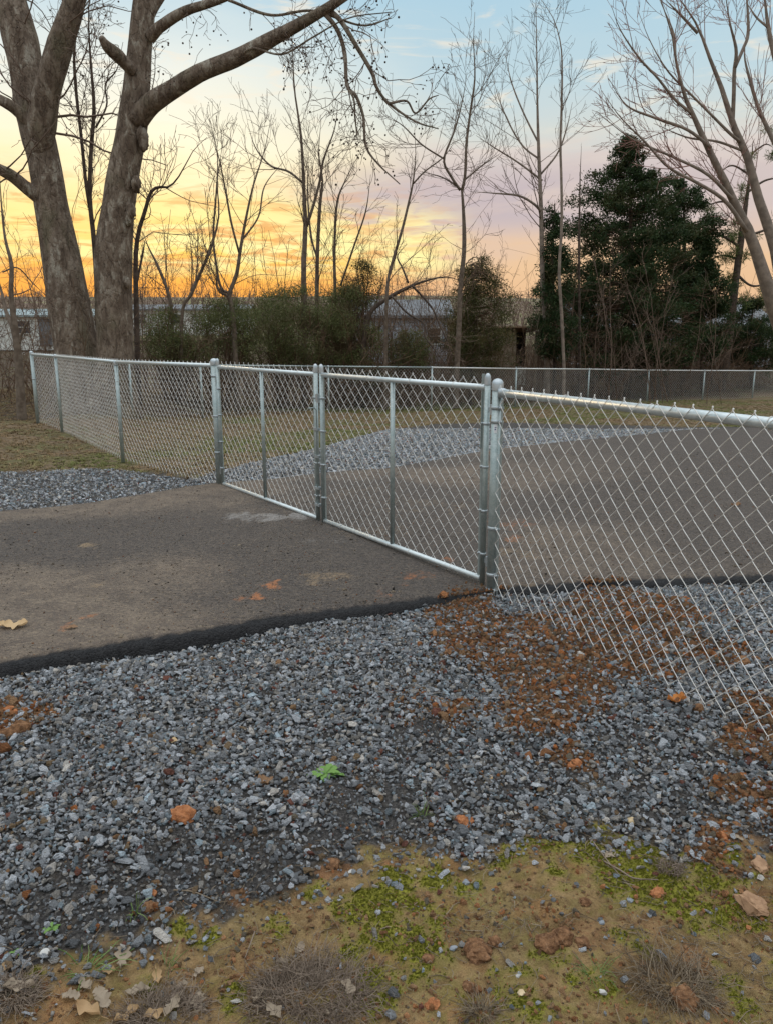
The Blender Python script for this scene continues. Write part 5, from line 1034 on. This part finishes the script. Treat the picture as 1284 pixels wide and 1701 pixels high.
def shed():
    d = 29.0; q = at(842, 608, d); g = float(gz(q[0], d)); x0 = at(822, 560, d)[0]; x1 = at(857, 560, d)[0]; x2 = at(893, 560, d)[0]; zt = at(842, 550, d)[2]
    root = empty('wooden_shed', 'small weathered board shed with rusty tin roof and open dark bay, left of the cedars', 'shed', ((x0 + x1) / 2, d, g)); H = zt - g
    nb = 9; w = (x1 - x0) / nb; me = None
    for k in range(nb):
        c = np.array([x0 + w * (k + .5), d, g + H / 2 - .05]); 
        if me is None: V, F = box_vf((0, 0, 0), w * .93, .03, H, (1, 0)); me = new_mesh('board', V, F, M['board'], False)
        b = link('board', me, root); b.location = tuple(c - np.array(root.location) + [0, .004 * (k % 3), .02 * ((k * 7) % 3)])
    bx('side_wall', root, ((x0 + .03), d + 1.3, g + H / 2), (.05, 2.5, H), 'board'); bx('back_wall', root, ((x0 + x2) / 2, d + 2.6, g + H / 2), (x2 - x0, .05, H), 'dark')
    bx('side_wall', root, (x1 - .03, d + 1.3, g + H / 2), (.05, 2.5, H), 'board')
    bx('post', root, (x2 - .05, d + .02, g + H / 2), (.09, .09, H), 'board')
    V, F = box_vf(((x0 + x2) / 2, d + 1.15, zt + .06), x2 - x0 + .35, 3.0, .05, (1, 0)); V[:, 2] += (V[:, 1] - d) * -.05 + .06 
    V += [0, 0, 0]; link('roof', new_mesh('roof', local(V, root), F, M['rust'], False), root)
    # crates of white junk in the bay
    c = np.array([x1 + .28, d + .8, g]); r2 = empty('storage_tote', 'pale box standing in the open bay of the wooden shed', 'box', (c[0], c[1], g + .6))
    a = Acc(); a.add(*box_vf(c + [0, 0, .85], .42, .4, .62)); part('body', a, r2, 'white', False); a = Acc(); a.add(*box_vf(c + [0, 0, 1.18], .46, .44, .06)); part('lid', a, r2, 'white', False)
    a = Acc(); a.add(*box_vf(c + [0, 0, .27], .40, .38, .54)); part('stand', a, r2, 'board', False)
shed()

print('TRI', TRI)
# ================================================================== SMALL THINGS ON THE GROUND
def icos(sub=3):
    b = bmesh.new(); bmesh.ops.create_icosphere(b, subdivisions=sub, radius=1); V = np.array([v.co[:] for v in b.verts]); F = np.array([[v.index for v in f.verts] for f in b.faces]); b.free(); return V, F
IV, IF = icos(3)
def n3(V, f, s): return (fbm(V[:, 0] + V[:, 2] * .8 + 20, V[:, 1] - V[:, 2] * .6 + 20, f, 4, s, .6) + fbm(V[:, 1] + V[:, 2] * .7 + 40, V[:, 0] + V[:, 2] * .9 + 20, f, 4, s + 9, .6)) / 2 - .5
def claymat(name, a, b):
    m, n, bs = mat(name); P = n.node('ShaderNodeNewGeometry').outputs['Position']; f = n.noise(P, 60, 5, .7); g = n.noise(P, 300, 3, .6)
    c = n.mix(n.step(f, .35, .65), a, b); c = n.mix(n.math('MULTIPLY', n.step(g, .6, .7), .5), c, (.36, .28, .2, 1)); n.put(bs.inputs['Base Color'], c); bs.inputs['Roughness'].default_value = .95; bs.inputs['Specular IOR Level'].default_value = .1
    bump(n, bs, n.math('ADD', f, n.math('MULTIPLY', g, .4)), .006); return m
M['clodbrown'] = claymat('brown_clay_clod', (.10, .05, .026, 1), (.25, .135, .07, 1)); M['clodorange'] = claymat('orange_clay_clod', (.25, .095, .04, 1), (.40, .17, .075, 1)); M['clodpale'] = claymat('pale_orange_clay', (.34, .22, .13, 1), (.5, .33, .2, 1))
M['stoneblue'] = simple('blue_grey_pebble', (.17, .19, .21, 1), (.26, .28, .31, 1), .5, 40, bd=.001); M['stonepale'] = simple('pale_pebble', (.36, .35, .33, 1), (.5, .49, .46, 1), .6, 40, bd=.001)
M['stonetan'] = simple('tan_stone', (.42, .32, .19, 1), (.55, .44, .28, 1), .8, 30, bd=.002); M['stonewarm'] = simple('reddish_tan_rock', (.24, .14, .08, 1), (.36, .22, .13, 1), .85, 30, bd=.003)
def clod(name, label, cat, px, py, w, mt, seed, lumps=1, elong=1.0, flat=.78, ang=0.0, rough=.5, smooth=False):
    p = on(px, py); z = surf(p[0], p[1]); r = np.random.default_rng(seed); A_ = Acc(); R0 = w / 2
    for k in range(lumps):
        s = R0 * (1.0 if lumps == 1 else r.uniform(.45, .7) if k else .72); off = np.zeros(3) if k == 0 else np.array([r.uniform(-1, 1) * R0 * .7 * elong, r.uniform(-1, 1) * R0 * .45, 0])
        if lumps > 1 and elong > 1.3: off[0] = (k - (lumps - 1) / 2) * R0 * 1.2 * 2 / lumps * elong * .8
        V = IV * (1 + rough * 2.6 * n3(IV * 1.0 + k * 3, 1.5, seed + k) + rough * 1.3 * n3(IV, 5.5, seed + 60 + k))[:, None]; V = V * [s * (elong if lumps == 1 else 1), s, s * flat]; V[:, 2] += s * flat * .45
        c, sn = math.cos(ang), math.sin(ang); V = V + off; V = np.stack([V[:, 0] * c - V[:, 1] * sn, V[:, 0] * sn + V[:, 1] * c, V[:, 2]], -1); A_.add(V, IF)
    V = np.concatenate(A_.V); V[:, 2] -= w * .015 + .003; A_.V = [V]; o = link(name, A_.mesh(name, M[mt], smooth), None, None, label, cat, None, (p[0], p[1], z)); return o
CL = [('brown_clod', 'orange brown clay clod sitting alone on the gravel at left of centre', 305, 1363, .075, 'clodorange', 1, 1.1),
      ('brown_clod', 'bright orange clay clod on the gravel below the mesh bottom, with a cracked top', 955, 1274, .065, 'clodorange', 2, 1.1),
      ('brown_clod', 'brown clod beside the crumpled orange leaf under the fence mesh', 1158, 1182, .05, 'clodbrown', 1, 1),
      ('brown_clod', 'round smooth brown clod on the gravel near the right edge', 1197, 1270, .042, 'clodbrown', 1, 1),
      ('brown_clod', 'dark reddish clod right on the line where gravel meets mossy soil', 553, 1438, .062, 'clodbrown', 2, 1.1),
      ('brown_clod', 'biggest chunky brown clod on the soil with a blue pebble at its left', 796, 1583, .092, 'clodbrown', 3, 1.1),
      ('brown_clod', 'small round clod tucked behind the chunky clod next to the blue pebble', 820, 1568, .036, 'clodbrown', 1, 1),
      ('brown_clod', 'long double humped brown clod lying across the middle of the soil', 936, 1574, .085, 'clodbrown', 3, 1.7),
      ('brown_clod', 'brown clod sitting on the dead grass tuft near the lower right', 1136, 1668, .085, 'clodbrown', 2, 1.0),
      ('brown_clod', 'small upright brown clod above the long double humped clod', 972, 1505, .04, 'clodbrown', 2, .9),
      ('brown_clod', 'small reddish clod below the bright moss patch', 1091, 1482, .034, 'clodorange', 1, 1.2),
      ('brown_clod', 'brown clod leaning on a smaller one above the bottom grass tuft', 778, 1645, .042, 'clodbrown', 2, 1.2),
      ('brown_clod', 'orange lumpy clod near the bottom edge left of the small grass tuft', 719, 1672, .040, 'clodorange', 2, 1.0),
      ('brown_clod', 'upper of two round clods at the lower left gravel edge', 252, 1480, .034, 'clodorange', 1, 1),
      ('brown_clod', 'lower of two round clods at the lower left gravel edge', 249, 1502, .040, 'clodbrown', 1, 1),
      ('brown_clod', 'dark rust red clay heap at the far left edge of the gravel', 14, 1222, .105, 'clodbrown', 3, 1.4),
      ('brown_clod', 'bright rust clay lump behind the dark heap at the left edge', 30, 1190, .07, 'clodorange', 3, 1.5),
      ('brown_clod', 'crumbling pinkish red clod on the gravel above the soil edge', 766, 1364, .065, 'clodorange', 3, 1.3),
      ('brown_clod', 'dark clod touching the soil left of the chunky one', 710, 1597, .03, 'clodbrown', 1, 1),
      ('brown_clod', 'orange clay lumps beneath the right end of the fence mesh', 1232, 1222, .06, 'clodorange', 3, 1.3),
      ('brown_clod', 'rusty clay lump in the gravel at the lower right by the mossy edge', 1198, 1395, .045, 'clodorange', 2, 1.2),
      ('brown_clod', 'flat brown clay slab lying under the mesh near the right edge', 1245, 1105, .10, 'clodbrown', 2, 1.8),
      ('brown_clod', 'brown clod in the dirt just below the bottom mesh hooks', 1073, 1122, .06, 'clodbrown', 2, 1.3),
      ('brown_clod', 'dark clod at the upper left of the red dirt patch', 744, 1095, .045, 'clodbrown', 1, 1.1)]
for k, (nm, lb, px, py, w, mt_, lm, el_) in enumerate(CL): clod(nm, lb, 'clod', px, py, w, mt_, 400 + k * 7, lm, el_, ang=k * 1.3 if el_ < 1.5 else .15)
def pebble(name, label, px, py, w, mt, seed, ang):
    p = on(px, py); z = surf(p[0], p[1]); r = np.random.default_rng(seed); b = bmesh.new(); q = r.normal(size=(26, 3)); q /= np.linalg.norm(q, axis=1)[:, None]; q *= np.array([w * .58, w * .44, w * .30]) * r.uniform(.85, 1.08, (26, 1)); [b.verts.new(v) for v in q]
    res = bmesh.ops.convex_hull(b, input=b.verts[:]); bmesh.ops.delete(b, geom=[g for g in res['geom_interior'] if isinstance(g, bmesh.types.BMVert)], context='VERTS')
    if w > .05: bmesh.ops.subdivide_edges(b, edges=b.edges[:], cuts=3, use_grid_fill=True)
    me = bpy.data.meshes.new(name); b.to_mesh(me); b.free(); me.materials.append(M[mt])
    if w > .05:
        V = np.array([v.co[:] for v in me.vertices]); V = V * (1 + .9 * n3(V / w * 2, 2.2, seed) + .35 * n3(V / w * 2, 8, seed))[:, None]; me.vertices.foreach_set('co', V.astype(np.float32).ravel())
    me.polygons.foreach_set('use_smooth', np.zeros(len(me.polygons), bool))
    o = link(name, me, None, None, label, 'stone', None, (p[0], p[1], z + w * .16)); o.rotation_euler = (r.normal(0, .2), r.normal(0, .2), ang)
PB = [('pebble', 'blue grey pebble touching the biggest chunky clod', 752, 1573, .024, 'stoneblue'), ('pebble', 'white pebble near the bottom centre of the soil', 860, 1627, .015, 'stonepale'),
      ('pebble', 'cream coloured flat pebble below the white one', 864, 1658, .022, 'stonetan'), ('pebble', 'speckled pale pebble left of the lower right grass tuft', 999, 1655, .022, 'stonepale'),
      ('pebble', 'pointed pale blue pebble at the edge of gravel and moss', 583, 1450, .018, 'stonepale'), ('pebble', 'flat bluish pebble on the brown soil under the centre gravel edge', 773, 1469, .026, 'stoneblue'),
      ('pebble', 'small dark blue pebble right of the scattered dead sticks', 1046, 1493, .020, 'stoneblue'), ('pebble', 'grey pebble alone right of the long double humped clod', 998, 1536, .018, 'stoneblue'),
      ('pebble', 'bluish pebble on the soil between the moss patches at lower left', 341, 1553, .02, 'stoneblue'), ('pebble', 'dark slate pebble in the lower left soil near the litter', 252, 1587, .015, 'stoneblue'),
      ('pebble', 'square tan stone standing in the gravel above the bright moss', 1049, 1362, .036, 'stonetan'), ('pebble', 'pale pebble at the lower left corner of the gravel', 74, 1590, .028, 'stonepale'),
      ('rock', 'warm brown rounded rock at the right edge beside bright moss', 1262, 1440, .058, 'stonewarm'), ('rock', 'rough reddish rock at the right edge below the mossy bank', 1252, 1508, .085, 'stonewarm')]
for k, (nm, lb, px, py, w, mt_) in enumerate(PB): pebble(nm, lb, px, py, w, mt_, 700 + k * 5, k * .9)

def oak_leaf(label, px, py, L, mt, seed, ang, lobes=5, curl=.35, name='dead_leaf', onasph=False, tilt=.15, group=None):
    p = on(px, py); z = (float(asz(p[0], p[1])) if onasph else surf(p[0], p[1])) + .007; r = np.random.default_rng(seed); nT, nS = 28, 5
    t = np.linspace(0, 1, nT); w = L * .30 * np.sin(np.pi * np.clip(t * .96 + .02, 0, 1)) ** .7 * (.50 + .50 * np.abs(np.sin(lobes * np.pi * t + .3)))
    V = []
    for i, tt in enumerate(t):
        for s in np.linspace(-1, 1, nS):
            x = (tt - .5) * L + abs(s) * L * .06; y = s * w[i] * (1 + .15 * math.sin(tt * 9 + seed)); V.append([x, y, curl * L * (.35 * s * s * abs(math.sin(tt * 4 + seed)) + .25 * (tt - .5) ** 2 + .05 * math.sin(tt * 14 + s * 3))])
    V = np.array(V); a, b = np.cos(ang), np.sin(ang); V = np.stack([V[:, 0] * a - V[:, 1] * b, V[:, 0] * b + V[:, 1] * a, V[:, 2] + tilt * V[:, 1]], -1)
    i = (np.arange(nT - 1)[:, None] * nS + np.arange(nS - 1)[None]).ravel(); F = np.stack([i, i + 1, i + nS + 1, i + nS], -1)
    st = np.array([[(-.5 - .16 * k) * L, 0.0, .02 * L * k] for k in (0, 1, 2)]) @ np.array([[a, b, 0], [-b, a, 0], [0, 0, 1]]); ac = Acc(); ac.add(V, F); ac.tube(st, .0009, 4)
    ac.V = [np.concatenate(ac.V)]; V = ac.V[0]; V[:, 2] -= V[:, 2].min() * .6
    return link(name, ac.mesh(name, M[mt]), None, None, label, 'leaf', group, (p[0], p[1], z))
M['tanleaf'] = leafmat('tan_leaf', (.55, .38, .20, 1), (.62, .45, .26, 1)); M['orangeleaf'] = leafmat('orange_leaf', (.52, .19, .05, 1), (.58, .24, .07, 1)); M['brownleaf'] = leafmat('brown_leaf', (.24, .14, .08, 1), (.3, .18, .1, 1))
oak_leaf('pale tan lobed oak leaf lying on the pavement at the left edge', 22, 1066, .15, 'tanleaf', 1, .15, onasph=True, lobes=4)
oak_leaf('cream tan leaf on the gravel left of centre', 284, 1240, .055, 'tanleaf', 2, .1, lobes=2)
oak_leaf('curled brown oak leaf on the gravel left of the green weed', 437, 1305, .075, 'brownleaf', 3, .5, lobes=4, curl=.7)
oak_leaf('small peach coloured leaf on the gravel right of the green weed', 811, 1298, .042, 'tanleaf', 4, .9, lobes=2)
oak_leaf('crumpled bright orange leaf just under the fence mesh', 1122, 1170, .085, 'orangeleaf', 5, .1, lobes=3, curl=.9)
oak_leaf('tiny tan leaf on the gravel above the cream tan leaf', 499, 1167, .035, 'tanleaf', 6, 1.2, lobes=1)
oak_leaf('pale leaf flake on the gravel beside the bright moss at lower right', 1226, 1400, .035, 'greyleaf', 7, 2.0, lobes=2)
oak_leaf('brown folded leaf at the right end of the paved strip seen through mesh', 1220, 850, .10, 'brownleaf', 8, .2, lobes=3, onasph=True, curl=.6)
oak_leaf('folded tan leaf on the pavement in front of the black edge', 122, 1068, .06, 'brownleaf', 9, .4, lobes=2, onasph=True)
oak_leaf('large withered leaf on the moss above the dead sticks', 1012, 1422, .05, 'greyleaf', 10, .7, lobes=3)
for k, (px, py) in enumerate([(180, 1612), (205, 1590), (232, 1648), (262, 1622), (300, 1640), (172, 1668), (214, 1690), (142, 1640), (330, 1612), (150, 1690), (288, 1680), (118, 1662), (8, 1618), (36, 1650), (330, 1665), (255, 1690)]):
    oak_leaf('withered grey brown leaf in the litter at the lower left of the soil', px, py, .035 + .012 * ((k * 7) % 4), 'greyleaf' if k % 3 else 'deadleaf', 20 + k, k * 1.7, lobes=2 + k % 3, curl=.6, name='withered_leaf', group='withered leaves in the lower left litter')
for k, (px, py) in enumerate([(470, 1600), (498, 1578), (580, 1650), (540, 1690), (430, 1660), (455, 1690)]):
    oak_leaf('withered leaf caught in the big dead grass heap', px, py, .032 + .01 * (k % 3), 'greyleaf', 60 + k, k * 1.1, lobes=2, curl=.6, name='withered_leaf', group='withered leaves caught in the big grass heap')
def grass_heap(name, label, px, py, w, n, L, seed, mt='straw', up=.5, cat='grass tuft', rad=.0009, spread=.5, wig=.35, K=6):
    p = on(px, py); z = surf(p[0], p[1]); r = np.random.default_rng(seed); root = (p[0], p[1], z); a = r.uniform(0, 6.28, n); b = w * spread * np.sqrt(r.random(n))
    q = np.stack([np.cos(a) * b, np.sin(a) * b * .7, np.full(n, -.004)], -1); th = a + r.normal(0, .9, n); d = unit(np.stack([np.cos(th), np.sin(th), up * r.uniform(.3, 2.2, n)], -1)); ln = L * r.uniform(.35, 1.1, n); P = [q]
    for k in range(K - 1): d = unit(d + r.normal(0, wig, (n, 3)) + [0, 0, -.24]); q = q + d * (ln / (K - 1))[:, None]; q[:, 2] = np.maximum(q[:, 2], .001 + .012 * r.random(n)); P.append(q)
    P = np.stack(P, 1); ac = Acc(); ac.add(*tubes(P, rad * r.uniform(.6, 1.5, (n, 1)) * np.linspace(1, .45, K)[None], 3)); return link(name, ac.mesh(name, M[mt]), None, None, label, cat, None, root)
M['heap'] = leafmat('dry_root_heap', (.13, .095, .07, 1), (.30, .235, .18, 1), tr=.1); M['grass'] = leafmat('green_grass', (.12, .2, .05, 1), (.25, .32, .12, 1))
grass_heap('dead_grass_tuft', 'largest heap of tangled grey brown dead grass at the bottom edge', 520, 1655, .26, 1700, .11, 1, 'heap', .55)
grass_heap('dead_grass_tuft', 'dead grass clump under the litter at the lower left', 270, 1690, .18, 700, .08, 2, 'heap', .4)
grass_heap('dead_grass_tuft', 'spiky dry grass tuft with a brown clod on it at lower right', 1120, 1640, .17, 420, .11, 3, 'straw', .8, wig=.18)
grass_heap('dead_grass_tuft', 'small star shaped dry tuft at the bottom edge right of centre', 800, 1688, .05, 110, .075, 4, 'straw', .7, wig=.12)
grass_heap('dead_grass_tuft', 'dark dead grass clump at the lower left corner', 20, 1660, .12, 420, .07, 5, 'heap', .4)
grass_heap('dead_grass_tuft', 'small dry rooty clump in the bright moss near the right edge', 1112, 1445, .07, 160, .05, 6, 'heap', .5)
grass_heap('dead_grass_tuft', 'flattened straw clump at the gravel and moss boundary above the sticks', 985, 1305, .06, 90, .05, 7, 'straw', .4)
grass_heap('green_grass_tuft', 'thin bright grass sprig growing from the gravel right of centre', 700, 1358, .03, 14, .09, 8, 'grass', 2.2, rad=.0013, wig=.1)
grass_heap('green_grass_tuft', 'upright green grass sprig at the lower left gravel edge', 226, 1512, .02, 12, .08, 9, 'grass', 2.4, rad=.0014, wig=.1)
grass_heap('green_grass_tuft', 'flat blades of green grass beside the lower left litter', 140, 1612, .08, 30, .11, 10, 'grass', .5, rad=.0014, wig=.12)
grass_heap('green_grass_tuft', 'faint green grass blades left of the lower right dry tuft', 985, 1625, .05, 22, .08, 11, 'grass', 1.0, rad=.001, wig=.12)
grass_heap('green_grass_tuft', 'small green blades near the blue pebble at lower left', 275, 1600, .04, 14, .07, 12, 'grass', 1.2, rad=.001, wig=.12)
def rosette(label, px, py, nl, L, seed):
    p = on(px, py); z = surf(p[0], p[1]) + .004; r = np.random.default_rng(seed); root = empty('green_weed', label, 'weed', (p[0], p[1], z))
    for k in range(nl):
        a = k * 2.4 + r.normal(0, .2); l = L * r.uniform(.6, 1.1); T_ = np.linspace(0, 1, 9); w = l * .15 * (np.sin(np.pi * T_ ** 1.3) + .12) * (1 + .22 * np.cos(T_ * 30)); el_ = r.uniform(.35, .9)
        c = np.stack([T_ * l * math.cos(el_ * .8), np.zeros(9), l * (math.sin(el_) * T_ - .55 * T_ ** 2)], -1); V = np.concatenate([c + np.array([0, 1, 0]) * w[:, None] + [0, 0, .002], c, c - np.array([0, 1, 0]) * w[:, None] + [0, 0, .002]])
        V = np.stack([V[:, 0] * math.cos(a) - V[:, 1] * math.sin(a), V[:, 0] * math.sin(a) + V[:, 1] * math.cos(a), V[:, 2]], -1); i = np.arange(8); F = np.concatenate([np.stack([i, i + 1, i + 10, i + 9], -1), np.stack([i + 9, i + 10, i + 19, i + 18], -1)])
        link('leaf', new_mesh('leaf', V, F, M['weed']), root)
rosette('bright green weed rosette growing alone in the centre of the gravel', 541, 1292, 17, .075, 1)
rosette('small green seedling in the gravel at the lower left corner', 88, 1552, 8, .03, 2)
rosette('lower left seedling just below another at the gravel edge', 28, 1590, 6, .024, 3)
def stick(label, pts, r0, mt, name='twig', cat='twig'):
    P = np.array([on(x, y) for x, y in pts]); P[:, 2] = [surf(x, y) + .006 + r0 for x, y, _ in P]; o = P[0].copy(); ac = Acc(); ac.tube(curve(P - o, 10), np.linspace(r0, r0 * .6, 10), 6); link(name, ac.mesh(name, M[mt]), None, None, label, cat, None, tuple(o))
M['whitestick'] = simple('white_paper_stick', (.75, .75, .75, 1), (.82, .82, .82, 1), .5)
stick('short clean white stick lying on the dark gravel near the brown leaf', [(447, 1330), (466, 1318)], .0042, 'whitestick', 'white_stick', 'stick')
stick('pale thin twig lying where gravel meets soil at lower left', [(289, 1478), (320, 1480), (350, 1490), (367, 1495)], .0022, 'straw')
stick('dead forked twig lying on the moss at right of centre', [(1002, 1432), (1030, 1450), (1052, 1462), (1092, 1463)], .0028, 'heap')
stick('upper thin twig crossing the moss toward the gravel', [(1155, 1420), (1180, 1438), (1205, 1452)], .0015, 'straw')
stick('brown twig among dead sticks below the withered leaf', [(985, 1405), (1015, 1440), (1050, 1480)], .002, 'heap')
stick('thin pale twig on the gravel by the orange clod', [(968, 1282), (992, 1298)], .0016, 'straw')
stick('short twig on the brown soil below the blue pebble', [(1095, 1545), (1104, 1570)], .0016, 'straw')
stick('thin grey twig on the soil left of the grass heap', [(424, 1545), (414, 1575), (408, 1590)], .002, 'heap')
stick('pale twig lying in the gravel under the lower right mesh', [(1196, 1240), (1206, 1262)], .002, 'straw')
# loose straw and grit, beyond counting
def straws():
    r = np.random.default_rng(8); n = 2400; x = r.uniform(-1.2, 1.7, n * 4); y = r.uniform(1.3, 2.45, n * 4); k = (y < yS(x) + .12) & inframe(x, y, .2) & (r.random(n * 4) < .25 + .6 * sstep(fbm(x, y, 4, 3, 5), .5, .65)); x, y = x[k][:n], y[k][:n]; n = len(x)
    z = surf(x, y) + .004; a = r.uniform(0, 6.28, n); L = r.uniform(.008, .045, n); d = np.stack([np.cos(a), np.sin(a), r.normal(.08, .12, n)], -1); P = np.stack([np.stack([x, y, z], -1), np.stack([x, y, z], -1) + d * L[:, None] * .5 + [0, 0, .002], np.stack([x, y, z], -1) + (d + r.normal(0, .25, (n, 3)) * [1, 1, .2]) * L[:, None]], 1)
    P[:, :, 2] = np.maximum(P[:, :, 2], z[:, None]); ac = Acc(); ac.add(*tubes(P, (r.uniform(.0005, .0013, n))[:, None] * np.ones((1, 3)), 3)); link('loose_straw', ac.mesh('loose_straw', M['straw']), kind='stuff', label='scattered bits of dry straw and twigs over the mossy soil')
straws()
def grit():
    r = np.random.default_rng(9); n = 110000; x = r.uniform(-4.5, 7, n); y = r.uniform(3.3, 11, n); k = (y > yN(x) + .02) & (y < yF(x) - .02) & inframe(x, y, .3); x, y = x[k], y[k]; k = r.random(len(x)) < (.25 + .75 * sstep(fbm(x, y, 1.5, 3, 6), .4, .65)) * np.clip(5.0 / y, 0, 1); x, y = x[k], y[k]; n = len(x)
    rr = np.clip(r.lognormal(math.log(.0024), .5, n), .0011, .012); c = np.array([.42, .34, .25]) * r.uniform(.35, 1.6, (n, 1)); w = r.random(n) < .12; c[w] = np.array([.42, .17, .07]); w = r.random(n) < .09; c[w] = np.array([.05, .045, .04])
    scatter('road_grit', np.stack([x, y, asz(x, y) + .001 + rr * .2], -1), rrot(n, .25), rr[:, None] * r.uniform(.7, 1.6, (n, 3)) * [1, 1, .5], np.c_[c, np.ones(n)], CRUMBS, 'fine tan grit and crumbs of dirt scattered over the paving')
grit()
